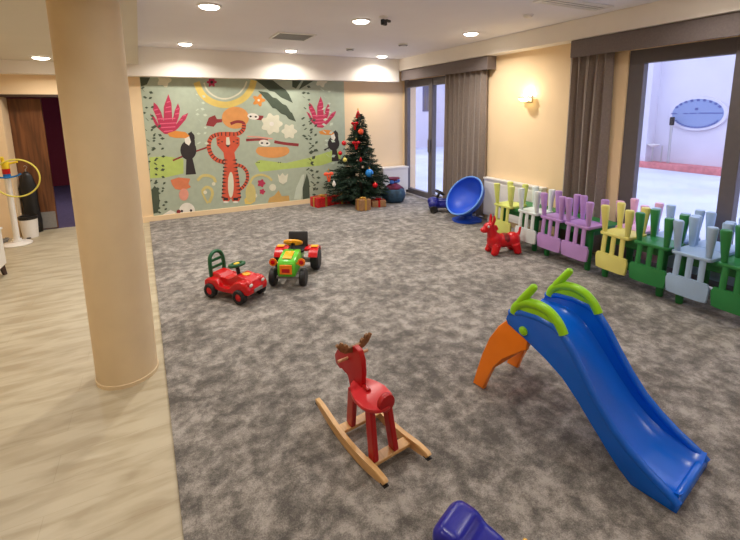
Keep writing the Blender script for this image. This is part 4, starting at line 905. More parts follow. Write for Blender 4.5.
# hallway beyond the doorway
bm = B(); box(bm, -4, .8, BK+.3, 13, -.2, -.012); struct('floor_hall', bm, M['purple'], 'purple carpet in the hall beyond the doorway')
bm = B(); box(bm, -4, .8, 12.8, 13, 0, 3); box(bm, -4.1, -4, BK+.3, 13, 0, 3); box(bm, .8, .9, BK+.3, 13, 0, 3); struct('wall_hall', bm, M['maroon'], 'dark maroon wall of the hall beyond the doorway')
bm = B(); box(bm, -4, .8, BK+.3, 13, 2.6, 2.8); struct('ceiling_hall', bm, M['ceil'])
bm = B(); box(bm, DX0-.2, DX0, BK-.012, BK, 2.02, 2.06); box(bm, DX0-.05, DX1+.05, BK-.012, BK+.31, 2.015, 2.05); struct('trim_4', bm, M['darkwood'], 'dark head rail over the doorway')
d = thing('door_1', 'dark brown wooden door leaf with a grey kick plate, left in the doorway', None, (0, 7.95, 0)); d['kind'] = 'structure'
if 'category' in d: del d['category']
bm = B(); box(bm, -2.02, -1.53, 0, .045, 0, 2.0, .004); link('door_leaf', bm, M['doorwood'], d)
bm = B(); box(bm, -2.0, -1.54, -.006, 0, .01, .27, .002); link('kick_plate', bm, M['grey'], d)

# ------------------------------------------------------------------ column
bm = B(); lathe(bm, [(.19, -.012), (.19, .012), (.185, .016), (.185, 2.5)], 64)
tag(link('column', bm, M['column'], smooth=True, loc=(-.325, 3.12, 0)), 'thick round peach column standing on the planks beside the carpet', 'column')

# ------------------------------------------------------------------ glazed doors / windows
def glazed(name, y0, y1, z0, z1, mull, label):
    t = bpy.data.objects.new(name, None); C.objects.link(t); t['kind'] = 'structure'; t['label'] = label; t.location = (W+.02, (y0+y1)/2, 0)
    o = (y0+y1)/2
    bm = B()
    fw = .13 if name == 'door_1' else .1
    box(bm, 0, .08, y0-o, y1-o, z1-.145, z1, .004); box(bm, 0, .08, y0-o, y1-o, z0, z0+.11, .004)
    a = .125; b = .16 if name == 'window_1' else .1
    box(bm, 0, .08, y0-o, y0-o+a, z0+.11, z1-.145, .004); box(bm, 0, .08, y1-o-b, y1-o, z0+.11, z1-.145, .004)
    link('frame', bm, M['frame'], t)
    ys = [y0+a]+[v for m_ in mull for v in m_]+[y1-b]
    for m_ in mull:
        bm = B(); box(bm, -.012, .09, m_[0]-o, m_[1]-o, z0+.02, z1-.02, .006); k = link('mullion', bm, M['frame'], t)
    for i in range(0, len(ys), 2):
        bm = B(); box(bm, .036, .044, ys[i]-o-.01, ys[i+1]-o+.01, z0+.1, z1-.135); link('pane', bm, M['glass'], t)
    return t
g1 = glazed('door_2', O1[0], O1[1], .02, 2.36, [(6.62, 6.74)], 'grey framed sliding glass door in the far corner beside the long curtain')
bm = B(); box(bm, -.05, -.02, -.03, .03, .95, 1.2, .006); link('handle', bm, M['frame'], g1, loc=(0, 6.68-(O1[0]+O1[1])/2, 0))
g2 = glazed('window_1', O2[0], O2[1], .02, 2.36, [(1.845, 1.97)], 'large dark framed window behind the row of upturned chairs')

# ------------------------------------------------------------------ mural
bm = B(); box(bm, -.18, 3.3, BK-.004, BK-.0005, .086, 2.324)
keys = list(MM); mi = {k: i for i, k in enumerate(keys)}
for f in bm.faces: f.material_index = mi['sage']
for i, (c, p) in enumerate(MURAL):
    y = BK-.0045-i*.000006
    q = [(min(3.299, max(-.179, x)), min(2.323, max(.087, z))) for x, z in p]
    vs = [bm.verts.new((x, y, z)) for x, z in q]
    try:
        f = bm.faces.new(vs); f.material_index = mi[c]
        f.normal_update()
        if f.normal.y > 0: f.normal_flip()
    except ValueError: pass
me = bpy.data.meshes.new('mural'); bm.to_mesh(me); bm.free()
o = bpy.data.objects.new('mural', me); C.objects.link(o)
for k in keys: me.materials.append(MM[k])
tag(o, 'sage green jungle mural with a striped tiger, toucans and sloths on the back wall', 'mural')

# ------------------------------------------------------------------ pelmets and curtains
def pelmet(y0, y1, label):
    bm = B(); box(bm, 4.47, 4.488, y0, y1, 2.345, 2.543, .006, 2); box(bm, 4.488, W-.003, y0, y1, 2.525, 2.543); box(bm, 4.488, W-.003, y0+.001, y0+.018, 2.347, 2.525); box(bm, 4.488, W-.003, y1-.018, y1-.001, 2.347, 2.525)
    return tag(link('pelmet', bm, M['pelmet'], smooth=True), label, 'pelmet')
pelmet(4.95, 7.44, 'dark brown padded pelmet above the far glass door, meeting the corner')
pelmet(-.6, 3.53, 'long dark brown pelmet above the big window at the right')
def curtain(y0, y1, n, label, ph=0):
    bm = B(); N = n*12; th = .006
    rows = [2.4, 2.3, 2.0, 1.4, .8, .3, .04]
    fr = []; bk = []
    for ri, z in enumerate(rows):
        a = [.02, .03, .044, .05, .052, .054, .055][ri]; A = []; D = []
        for i in range(N+1):
            u = i/N; yy = y0+(y1-y0)*u
            s = math.sin(2*PI*n*u+ph+.25*math.sin(7*u+ri*.5)); s = math.copysign(abs(s)**.75, s)
            am = a*(.75+.25*math.sin(5.3*u*PI+ph))
            x = 4.565+am*s
            A.append(bm.verts.new((x-th/2, yy+.012*math.cos(2*PI*n*u*2)+.006*math.sin(ri+9*u), z))); D.append(bm.verts.new((x+th/2, yy+.012*math.cos(2*PI*n*u*2)+.006*math.sin(ri+9*u), z)))
        fr.append(A); bk.append(D)
    for r in range(len(rows)-1):
        for i in range(N):
            bm.faces.new((fr[r][i], fr[r][i+1], fr[r+1][i+1], fr[r+1][i])); bm.faces.new((bk[r][i+1], bk[r][i], bk[r+1][i], bk[r+1][i+1]))
        for e in (0, N): bm.faces.new((fr[r][e], bk[r][e], bk[r+1][e], fr[r+1][e]))
    for i in range(N):
        for r in (0, -1): bm.faces.new((fr[r][i], fr[r][i+1], bk[r][i+1], bk[r][i]))
    return tag(link('curtain', bm, M['curtain'], smooth=True, angle=math.radians(80)), label, 'curtain')
curtain(5.05, 6.1, 8, 'long grey-brown curtain behind the tilted blue bowl seat')
curtain(3.04, 3.59, 5, 'grey-brown curtain behind the lilac chairs, left of the big window', .6)

# ------------------------------------------------------------------ radiators
def radiator(name, loc, w, h, d, rz, label):
    t = thing(name, label, 'radiator', loc, rz)
    bm = B(); box(bm, -w/2, w/2, -d, 0, .1, h-.03, .006)
    box(bm, -w/2+.03, w/2-.03, -d-.005, -d+.004, .14, h-.07, .004)
    link('body', bm, M['whitew'], t)
    bm = B(); box(bm, -w/2-.01, w/2+.01, -d-.012, 0, h-.03, h, .005)
    for i in range(int(w/.05)): box(bm, -w/2+.03+i*.05, -w/2+.05+i*.05, -d+.015, -.015, h, h+.003)
    link('top_grille', bm, M['whitew'], t)
    for s in (-1, 1):
        bm = B(); box(bm, s*w*.4-.02, s*w*.4+.02, -d+.01, -.01, 0, .1, .004); link('foot', bm, M['whitew'], t)
    return t
radiator('radiator', (W-.005, 4.47, 0), 1.13, .70, .09, -PI/2, 'long low white radiator on the right wall behind the yellow and lilac chairs')
radiator('radiator', (4.32, BK-.02, 0), .6, .6, .22, 0, 'white radiator casing in the far corner beside the Christmas tree')

# ------------------------------------------------------------------ ceiling fittings
def downlight(x, y, z, label, r=.1, power=30, group=None, lit=True):
    t = thing('ceiling_light', label, 'ceiling light', (x, y, z), 0, group)
    bm = B(); lathe(bm, [(r*.9, 0), (r*1.12, 0), (r*1.15, -.006), (r*.95, -.014), (r*.9, -.01)], 32, ring=True); link('trim_ring', bm, M['white'], t, True)
    bm = B(); lathe(bm, [(r*.9, -.0005), (r*.9, -.012), (r*.8, -.024), (r*.5, -.031), (0, -.034)], 32); link('diffuser', bm, M['lamp' if lit else 'dimlamp'], t, True)
    if lit:
        ld = bpy.data.lights.new('downlight', 'AREA'); ld.shape = 'DISK'; ld.size = r*1.7; ld.energy = power; ld.color = (1, .93, .85); ld.spread = math.radians(150)
        lo = bpy.data.objects.new('downlight', ld); C.objects.link(lo); lo.location = (0, 0, -.04); lo.parent = t
    return t
P = 17
LB = {(0, 0): 'round lit ceiling downlight at the top edge, nearest the column', (1, 0): 'round lit ceiling downlight next to the black ceiling sensor', (2, 0): 'round lit ceiling downlight close to the window soffit, above the wall lamp',
      (0, 1): 'small round lit downlight over the left side of the mural', (1, 1): 'small round lit downlight just behind the rectangular ceiling vent', (2, 1): 'small round lit downlight in the far corner above the glass door'}
LP = {(0, 0): (.541, 4.452), (1, 0): (2.163, 4.478), (2, 0): (3.86, 4.61), (0, 1): (.468, 6.908), (1, 1): (2.093, 7.028), (2, 1): (3.86, 7.12)}
for i, x in enumerate((.52, 2.13, 3.88)):
    for j in (0, 1): downlight(*LP[(i, j)], CZ, LB[(i, j)], power=P*1.15 if j == 0 else P*.74)
    downlight(x, 1.95, CZ, 'round lit ceiling downlight above the near half of the carpet', power=P*.4, group='downlights out of view above the near carpet')
    downlight(x, -.55, CZ, 'round lit ceiling downlight behind the viewpoint', power=P*.3, group='downlights behind the viewpoint')
downlight(-1.27, 6.95, LZ, 'round lit downlight in the lowered ceiling left of the column', power=P*.6)
for y in (4.4, 1.9): downlight(-1.45, y, LZ, 'round lit downlight in the lowered ceiling over the near planks', power=P*.6, group='downlights over the near planks')
downlight(-1.5, 9.6, 2.6, 'added unseen downlight that brightens the hall beyond the doorway', power=14)  # added lamp, out of view, put in to brighten the dark hall
downlight(3.72, 3.5, CZ, 'small unlit round ceiling fitting near the window soffit', r=.05, lit=False)

def vent(x, y, w, d, label, dark=True):
    t = thing('ceiling_vent', label, 'ceiling vent', (x, y, CZ))
    bm = B(); f = .03
    box(bm, -w/2, w/2, -d/2, -d/2+f, -.014, 0, .003); box(bm, -w/2, w/2, d/2-f, d/2, -.014, 0, .003); box(bm, -w/2, -w/2+f, -d/2+f, d/2-f, -.014, 0, .003); box(bm, w/2-f, w/2, -d/2+f, d/2-f, -.014, 0, .003)
    link('frame', bm, M['white'], t)
    bm = B(); box(bm, -w/2+f, w/2-f, -d/2+f, d/2-f, -.004, -.0005); link('backing', bm, M['darkgrey'] if dark else M['grey'], t)
    n = max(3, int(d/.06)); bm = B()
    for i in range(n):
        yy = -d/2+f+(d-2*f)*(i+.5)/n; box(bm, -w/2+f, w/2-f, yy-.016, yy+.016, -.012, -.008, mx=None)
    link('slats', bm, M['white'] if not dark else M['grey'], t)
vent(1.74, 5.75, .52, .52, 'rectangular slatted ceiling vent in the middle of the ceiling')
vent(3.75, 2.95, .9, .22, 'long pale slatted ceiling vent at the top right, by the window soffit', False)
def disc(x, y, r, label):
    t = thing('smoke_detector', label, 'smoke detector', (x, y, CZ))
    bm = B(); lathe(bm, [(r, 0), (r, -.012), (r*.7, -.03), (0, -.034)], 24); link('body', bm, M['white'], t, True)
    bm = B(); lathe(bm, [(r*.85, -.018), (r*.9, -.022), (r*.74, -.031), (r*.68, -.028)], 24, ring=True); link('vent_ring', bm, M['darkgrey'], t, True)
disc(2.93, 6.5, .07, 'small round smoke detector near the far soffit, above the Christmas tree')
disc(3.49, 5.75, .08, 'small round smoke detector on the ceiling above the far glass door')
t = thing('ceiling_sensor', 'small black sensor on a bracket on the ceiling beside a lit downlight', 'sensor', (2.3, 4.2, CZ))
bm = B(); lathe(bm, [(.05, 0), (.05, -.012), (.02, -.02), (.02, -.03)], 20); link('mount', bm, M['white'], t, True)
bm = B(); box(bm, -.03, .05, -.02, .02, -.09, -.03, .008, mx=RZ(.5)); link('housing', bm, M['black'], t)
bm = B(); box(bm, .05, .13, -.018, .018, -.045, -.02, .006, mx=RZ(.5)); link('arm', bm, M['black'], t)

# wall lamp
t = thing('wall_lamp', 'glowing half-bowl wall lamp on the peach wall between the two curtains', 'wall lamp', (W, 4.275, 1.9))
bm = B(); box(bm, -.02, 0, -.05, .05, -.06, .04, .006); link('mounting_plate', bm, M['steel'], t)
bm = B(); box(bm, -.11, -.02, -.12, .12, -.004, .012, .004); link('metal_band', bm, M['steel'], t)
bm = B(); lathe(bm, [(0, -.05), (.04, -.045), (.075, -.02), (.085, -.005), (.078, -.005), (.06, -.02), (0, -.03)], 24, cx=-.105); link('glass_bowl', bm, M['sconce'], t, True)
ld = bpy.data.lights.new('bulb', 'POINT'); ld.energy = 5; ld.color = (1, .75, .45); ld.shadow_soft_size = .035
lo = bpy.data.objects.new('bulb', ld); C.objects.link(lo); lo.location = (-.08, 0, .055); lo.parent = t
bm = B(); ball(bm, (-.08, 0, .045), .028); link('lamp_globe', bm, M['lamp'], t, True)

# ------------------------------------------------------------------ outside
bm = B(); box(bm, W+.3, 40, -30, 45, -.25, -.05); struct('ground', bm, M['snow'], 'snowy terrace outside the windows')
bm = B(); box(bm, 13.6, 13.9, -12, 7.55, -.05, 4.4); box(bm, 13.2, 13.9, 7.55, 8.25, -.05, 4.4); box(bm, 13.6, 13.9, 8.25, 30, -.05, 4.4); struct('wall_terrace', bm, M['render_'], 'white terrace wall outside')
bm = B(); box(bm, 13.05, 13.2, -12, 30, -.05, .13, .01); box(bm, 13.2, 13.6, -12, 7.5, -.05, .12); struct('trim_5', bm, M['brick'], 'low reddish brick kerb along the terrace wall')
t = thing('oval_sign', 'blue-grey oval sign on the white terrace wall outside the window', 'sign', (13.6, 6.44, 1.56))
rx, rz_ = .72, .47
def oval(a, b, n=48): return [(a*math.cos(2*PI*i/n), b*math.sin(2*PI*i/n)) for i in range(n)]
bm = B(); prism(bm, oval(rx, rz_), -.09, -.005, 'x', .012); link('board', bm, M['render_'], t, True)
bm = B(); prism(bm, oval(rx*.88, rz_*.86), -.1, -.09, 'x', .003); link('face', bm, M['plaque'], t, True)
def L_(bm): link('letter', bm, M['letters'], t)
for i in range(9):
    a = math.radians(150-i*15); y, z = -rx*.84*math.cos(a), rz_*.8*math.sin(a)
    bm = B(); box(bm, -.106, -.1, -.035, .035, -.03, .03, .008, mx=T(0, y, z) @ RX(-(a-PI/2)*.7)); L_(bm)
for k, (a, b) in enumerate(((-.66, -.5), (-.34, -.22), (-.18, .0), (.04, .62))): bm = B(); box(bm, -.106, -.1, -b, -a, -.012+k*.004, .018+k*.004, .004); L_(bm)
bm = B(); box(bm, -.106, -.1, -.02, .05, .1, .16, .01); L_(bm)
for i in range(15):
    a = math.radians(212+i*8.3); y, z = -rx*.82*math.cos(a), rz_*.8*math.sin(a)
    bm = B(); box(bm, -.106, -.1, -.04, .03, -.018, .018, .004, mx=T(0, y, z) @ RX(-(a+PI/2)*.6)); L_(bm)
t = thing('outdoor_shower', 'slim metal post with a dark head and small basin outside by the terrace wall', 'post', (13.3, 6.95, .13))
bm = B(); tube(bm, [(0, 0, 0), (0, 0, 1.15)], .035, 10); link('post', bm, M['steel'], t, True)
bm = B(); box(bm, -.05, .05, -.05, .05, 1.1, 1.34, .02); link('head', bm, M['black'], t)
bm = B(); tube(bm, [(0, .2, 0), (0, .2, .5)], .02, 8); tube(bm, [(0, .45, 0), (0, .45, .45)], .02, 8); link('legs', bm, M['steel'], t, True)
bm = B(); lathe(bm, [(0, .44), (.1, .46), (.16, .52), (.14, .53), (0, .5)], 20, cy=.45); link('basin', bm, M['white'], t, True)
bm = B(); box(bm, 4.95, 13.2, 17, 17.3, -.05, 6); struct('wall_neighbour', bm, M['render_'], 'pale building wall seen through the far glass door')
for k, (x0, x1, z0, z1) in enumerate(((11.4, 11.85, 1.7, 4.2), (12.7, 13.3, 2.2, 3.9))):
    t = bpy.data.objects.new('window_%d' % (k+2), None); C.objects.link(t); t['kind'] = 'structure'; t.location = (0, 17, 0); t['label'] = 'dark window of the pale building outside'
    bm = B(); box(bm, x0, x1, -.03, -.001, z0, z1, .01); link('frame', bm, M['farwin'], t)
    bm = B(); box(bm, x0+.08, (x0+x1)/2-.03, -.04, -.03, z0+.08, z1-.08); box(bm, (x0+x1)/2+.03, x1-.08, -.04, -.03, z0+.08, z1-.08); link('pane', bm, M['frame'], t)

# ------------------------------------------------------------------ world
w = bpy.data.worlds.new('world'); bpy.context.scene.world = w; w.use_nodes = True
nt = w.node_tree; bg = nt.nodes['Background']
bg.inputs['Color'].default_value = (.66, .70, 1.0, 1); bg.inputs['Strength'].default_value = 2.1
sc = bpy.context.scene
sc.view_settings.view_transform = 'Standard'; sc.view_settings.look = 'None'; sc.view_settings.exposure = .35; sc.view_settings.gamma = 1; sc.view_settings.use_curve_mapping = False
sc.cycles.use_denoising = True
sc.cycles.max_bounces = 10; sc.cycles.diffuse_bounces = 6; sc.cycles.transparent_max_bounces = 12; sc.cycles.sample_clamp_indirect = 6
# ------------------------------------------------------------------ children's tables and upturned chairs
t0 = thing('play_table', 'low green table under the yellow-green and pale blue chairs nearest the blue bowl seat', 'table', (4.275, 3.83, 0), 0, "children's tables along the window wall")
bm = B(); prism(bm, rrect(-.255, .255, -.33, .33, .04), .445, .479, 'z', .006); link('tabletop', bm, M['green'], t0, True)
for sx in (-1, 1):
    for sy in (-1, 1):
        bm = B(); lathe(bm, [(.026, 0), (.03, .01), (.042, .4), (.044, .445)], 18, cx=sx*.2, cy=sy*.27); link('leg', bm, M['green'], t0, True)
bm = B(); box(bm, -.2, .2, -.28, -.262, .38, .445, .004); box(bm, -.2, .2, .262, .28, .38, .445, .004); box(bm, -.212, -.194, -.27, .27, .38, .445, .004); box(bm, .194, .212, -.27, .27, .38, .445, .004)
link('apron', bm, M['green'], t0)
for y, l in ((3.10, 'low green table under the two lilac chairs'), (2.355, 'low green table under the yellow and the green chair'), (1.645, 'low green table under the pale blue chair at the right edge')):
    dup(t0, (4.275, y, 0))['label'] = l

protos = {}
def make_chair(mk):
    m = M[mk]
    t = thing('toddler_chair', '', 'chair')
    bm = B(); prism(bm, rrect(-.155, .155, -.155, .155, .035), .0, .03, 'z', .007); link('seat', bm, m, t, True)
    for sx in (-1, 1):
        for sy in (-1, 1):
            bm = B(); a, b = sx*.115, sy*.118
            tube(bm, [(a, b, .028), (a+sx*.004, b+sy*.004, .12), (a+sx*.009, b+sy*.009, .285), (a+sx*.009, b+sy*.009, .298)], [.022, .028, .041, .035], 18); link('leg', bm, m, t, True)
    for k in (-1, 0, 1):
        bm = B(); tube(bm, [(-.138, k*.092, .012), (-.146, k*.094, -.06), (-.155, k*.096, -.2)], [.025, .025, .024], 12, flat=.5, up=Vector((1, 0, 0))); link('slat', bm, m, t, True)
    bm = B(); pts = [(-.12, -.182), (.12, -.182), (.15, -.19), (.164, -.222), (.158, -.30), (.15, -.338), (.12, -.35), (-.12, -.35), (-.15, -.338), (-.158, -.30), (-.164, -.222), (-.15, -.19)]
    cs = [(p.x, p.y) for p in spline([(a, b, 0) for a, b in pts], 4, True)]
    prism(bm, cs, -.167, -.14, 'x', .007, mx=T(0, 0, 0)); link('back_panel', bm, m, t, True)
    return t
def chair(mk, x, y, rz, label, group=None):
    if mk not in protos: protos[mk] = o = make_chair(mk); o.location = (x, y, .4792); o.rotation_euler = (0, 0, rz)
    else: o = dup(protos[mk], (x, y, .4792), rz)
    o['label'] = label
    if group: o['group'] = group
    return o
G = 'upturned chairs on the tables, backs towards the room'
for mk, y, l, r in (('ygreen', 4.02, 'upturned yellow-green toddler chair at the far end of the row, behind the red bouncer', .03),
                 ('pwhite', 3.60, 'upturned pale white-blue toddler chair between the yellow-green and a lilac one', 0),
                 ('lilac', 3.25, 'upturned lilac toddler chair next to the pale white-blue one, farther of the lilac pair', 0),
                 ('lilac', 2.915, 'upturned lilac toddler chair next to the yellow one, nearer of the lilac pair', 0),
                 ('yellow', 2.49, 'upturned pale yellow toddler chair between a lilac and a green one', -.03),
                 ('green', 2.145, 'upturned green toddler chair between the pale yellow and the light blue one', .02),
                 ('lblue', 1.815, 'upturned light blue toddler chair in the front row between two green ones', 0),
                 ('green', 1.47, 'upturned green toddler chair cut by the right edge of the photo', .01)):
    chair(mk, 4.106, y, r, l, G)
G = 'upturned chairs on the window side of the tables'
for mk, y, l in (('pink', 2.54, 'upturned pink toddler chair in the rear row, against the bright window'),
                 ('lblue', 2.175, 'upturned light blue toddler chair in the rear row behind the green one'),
                 ('lblue', 1.83, 'upturned light blue toddler chair in the rear row behind the front light blue one'),
                 ('pwhite', 1.47, 'upturned pale white toddler chair in the rear row at the right edge')):
    chair(mk, 4.425, y, PI, l, G)

# ------------------------------------------------------------------ slide
t = thing('slide', 'blue plastic toddler slide with lime handles and an orange ladder', 'slide', (1.683, 1.883, 0), math.atan2(-.986, .169))
SW = .41
up = [(.205, .545), (.225, .592), (.30, .622), (.40, .632), (.49, .622), (.545, .592), (.60, .525), (.66, .432), (.73, .332), (.81, .238), (.89, .172), (.97, .12), (1.04, .083), (1.08, .062), (1.10, .045), (1.102, 0)]
lo_ = [(.92, 0), (.86, .045), (.80, .11), (.73, .19), (.65, .275), (.56, .36), (.47, .42), (.38, .455), (.33, .485), (.27, .5), (.22, .515)]
bm = B()
prism(bm, up+lo_, 0, .03, bev=.006); prism(bm, up+lo_, SW-.03, SW, bev=.006)
for y in (.017, SW-.017): tube(bm, [(a, y, b-.008) for a, b in up[1:15]], .021, 12)
tr = [(.20, .515), (.30, .53), (.38, .525), (.45, .495), (.52, .435), (.60, .345), (.68, .25), (.76, .165), (.84, .1), (.92, .058), (1.0, .04), (1.06, .036), (1.1, .045)]
ny = 10; top = []; bot = []
tp = spline([(a, b, 0) for a, b in tr], 4)
for p in tp:
    top.append([bm.verts.new((p.x, .02+(SW-.04)*j/ny, p.y+.04*abs(2*j/ny-1)**4)) for j in range(ny+1)])
    bot.append([bm.verts.new((p.x-.006, .02+(SW-.04)*j/ny, max(.003, p.y-.028))) for j in range(ny+1)])
for i in range(len(tp)-1):
    for j in range(ny):
        bm.faces.new((top[i][j], top[i+1][j], top[i+1][j+1], top[i][j+1])); bm.faces.new((bot[i][j+1], bot[i+1][j+1], bot[i+1][j], bot[i][j]))
    bm.faces.new((top[i][0], bot[i][0], bot[i+1][0], top[i+1][0])); bm.faces.new((top[i+1][ny], bot[i+1][ny], bot[i][ny], top[i][ny]))
for i in (0, -1):
    for j in range(ny): bm.faces.new((top[i][j], top[i][j+1], bot[i][j+1], bot[i][j]))
box(bm, 1.07, 1.105, .0, SW, .001, .052, .01)
box(bm, .195, .225, .02, SW-.02, .49, .535, .008)
link('slide_bed', bm, M['blue'], t, True, angle=math.radians(50))
for y in (.018, SW-.018):
    bm = B(); tube(bm, spline([(.25, y, .595), (.265, y, .64), (.315, y, .68), (.385, y, .695), (.455, y, .685), (.51, y, .645), (.545, y, .59)], 5), .026, 14)
    tube(bm, [(.26, y, .625), (.29, y, .68), (.365, y, .79), (.372, y, .80)], [.02, .024, .021, .012], 14)
    prism(bm, [(.26, .60), (.30, .625), (.40, .635), (.49, .625), (.535, .60), (.50, .655), (.45, .685), (.385, .695), (.315, .68), (.27, .645)], y-.012, y+.012, bev=.004)
    link('grab_handle', bm, M['lgreen'], t, True)
for y, s in ((-.006, 1), (SW+.006, -1)):
    bm = B(); lathe(bm, [(.026, 0), (.026, .008), (.016, .016), (0, .017)], 20, mx=T(.325, y+.008*s, .52) @ RX(PI/2*s)); link('bolt', bm, M['lgreen'], t, True)
lad = [(-.025, 0), (.058, 0), (.085, .09), (.125, .19), (.18, .28), (.25, .345), (.34, .40), (.35, .47), (.31, .505), (.25, .51), (.205, .53), (.15, .47), (.095, .37), (.045, .24), (.005, .1)]
bm = B()
prism(bm, lad, .006, .045, bev=.008); prism(bm, lad, SW-.045, SW-.006, bev=.008)
prism(bm, [(.13, .38), (.16, .46), (.2, .50), (.26, .50), (.22, .45), (.175, .37)], .04, SW-.04, bev=.005)
link('ladder', bm, M['orange'], t, True)
for a, z in ((.035, .15), (.085, .285)):
    bm = B(); box(bm, a-.01, a+.07, .04, SW-.04, z, z+.035, .01); link('step', bm, M['orange'], t, True)

# ------------------------------------------------------------------ rocking moose
t = thing('rocking_moose', 'small red wooden rocking moose on pale wooden rockers', 'rocking toy', (.881, 1.817, .0), math.atan2(.9915, -.13))
YC = .045
def bar(bm, p0, p1, w, th, bev=.006):
    p0, p1 = Vector(p0), Vector(p1); z = (p1-p0).normalized(); x = Vector((1, 0, 0)); x = (x-z*x.dot(z)).normalized(); y = z.cross(x)
    m = Matrix((( x.x, y.x, z.x, p0.x), (x.y, y.y, z.y, p0.y), (x.z, y.z, z.z, p0.z), (0, 0, 0, 1)))
    return box(bm, -w/2, w/2, -th/2, th/2, 0, (p1-p0).length, bev, mx=m)
def zr(s): return .055*(abs(s)/.335)**2
for y in (.1325, -.1325):
    ss = [-.335+.67*i/24 for i in range(25)]
    top_ = [(s, zr(s)+.046*(1-.35*(abs(s)/.335)**6)+(.006 if abs(s) < .3 else 0)) for s in ss]
    bt = [(s, zr(s)) for s in ss]
    poly = bt+[(.348, .075)]+top_[::-1]+[(-.348, .075)]
    bm = B(); prism(bm, poly, y-.013, y+.013, bev=.004); r_ = link('rocker', bm, M['rockwood'], t, True)
    for s in (-.33, .33):
        bm = B(); box(bm, s-.018, s+.018, y-.014, y+.014, zr(.33)-.007, zr(.33)+.002, .003); link('rubber_stop', bm, M['rubber'], r_)
for s in (.085, -.185):
    bm = B(); box(bm, s-.03, s+.03, -.12, .12, .034, .052, .004); link('crossbar', bm, M['rockwood'], t)
for s, q, yf in ((-.185, -.16, .03), (.085, -.005, -.005)):
    for k in (-1, 1):
        bm = B(); bar(bm, (s, yf+k*.062, .05), (q, YC+k*.05, .325), .055, .03); link('leg', bm, M['mred'], t)
bm = B()
egg = [(-.09+.14*math.cos(a)*(1.0), YC+(.092-.018*math.cos(a))*math.sin(a)) for a in [2*PI*i/28 for i in range(28)]]
prism(bm, egg, .32, .34, 'z', .005); link('seat', bm, M['mseat'], t, True)
hd = [(-.03, .322), (-.042, .42), (-.036, .49), (-.012, .532), (.03, .54), (.075, .518), (.15, .47), (.215, .43), (.246, .385), (.236, .338), (.19, .326), (.17, .345), (.13, .332), (.118, .345), (.095, .33), (.082, .28), (.076, .235), (.045, .232), (.035, .30)]
bm = B(); prism(bm, hd, YC-.015, YC+.015, bev=.004); link('head', bm, M['mred'], t, True)
for k in (-1, 1):
    an = [(.0, .50), (.03, .498), (.062, .505), (.088, .525), (.112, .562), (.098, .57), (.088, .55), (.082, .572), (.068, .566), (.066, .543), (.052, .555), (.04, .546), (.042, .528), (.02, .532), (0, .53)]
    bm = B(); prism(bm, [(YC+k*a, b) for a, b in an], .045, .062, 'x', .003); link('antler', bm, M['antler'], t, True)
bm = B(); tube(bm, [(.1, YC+.075, .438), (.1, YC-.115, .438)], .0085, 12); link('handle_bar', bm, M['dowel'], t, True)
bm = B(); tube(bm, [(.246+.016*math.cos(a), YC, .345+.016*math.sin(a)) for a in [2*PI*i/16 for i in range(16)]], .003, 6, True); link('nose_ring', bm, M['steel'], t, True)
bm = B(); prism(bm, [(YC-.012+.046*math.cos(a), .352+.046*math.sin(a)) for a in [2*PI*i/24 for i in range(24)]], -.225, -.195, 'x', .006); link('back_disc', bm, M['mred'], t, True)
bm = B(); box(bm, -.085, -.03, YC-.012, YC+.012, .338, .356, .006); link('pommel', bm, M['mred'], t)

# ------------------------------------------------------------------ ride-on cars
def wheel_bm(r, wd, y):
    bm = B(); m = T(0, y, 0) @ RX(PI/2)
    lathe(bm, [(r*.55, -wd/2), (r*.86, -wd/2), (r, -wd*.3), (r, wd*.3), (r*.86, wd/2), (r*.55, wd/2), (r*.5, wd*.35), (r*.5, -wd*.35)], 28, mx=m); return bm
def hub_bm(r, wd, y):
    bm = B(); lathe(bm, [(0, -wd*.46), (r*.3, -wd*.46), (r*.52, -wd*.36), (r*.52, wd*.36), (r*.3, wd*.46), (0, wd*.46)], 20, mx=T(0, y, 0) @ RX(PI/2)); return bm
def add_wheels(t, axles, tire, hub):
    for x, hy, r, wd in axles:
        for s in (-1, 1):
            o = link('wheel', wheel_bm(r, wd, 0), M[tire], t, True, loc=(x, s*hy, r))
            link('hubcap', hub_bm(r, wd, 0), M[hub], o, True)
def steering(t, loc, r, mk, colr='black', tilt=.5, hubm=None):
    bm = B(); tube(bm, [(r*math.cos(a), r*math.sin(a), 0) for a in [2*PI*i/28 for i in range(28)]], .017, 8, True)
    for a in (0, 2.09, 4.19): tube(bm, [(0, 0, 0), (r*math.cos(a), r*math.sin(a), 0)], .013, 8, flat=.6)
    bmesh.ops.transform(bm, matrix=T(*loc) @ RY(-tilt), verts=bm.verts)
    o = link('steering_wheel', bm, M[mk], t, True)
    bm = B(); lathe(bm, [(0, -.012), (r*.42, -.012), (r*.4, .016), (0, .024)], 20, mx=T(*loc) @ RY(-tilt)); link('horn', bm, M[hubm or mk], o, True)
    bm = B(); d = Matrix.Rotation(-tilt, 3, 'Y') @ Vector((0, 0, -.13)); tube(bm, [loc, tuple(Vector(loc)+d)], .02, 10); link('column', bm, M[colr], t, True)

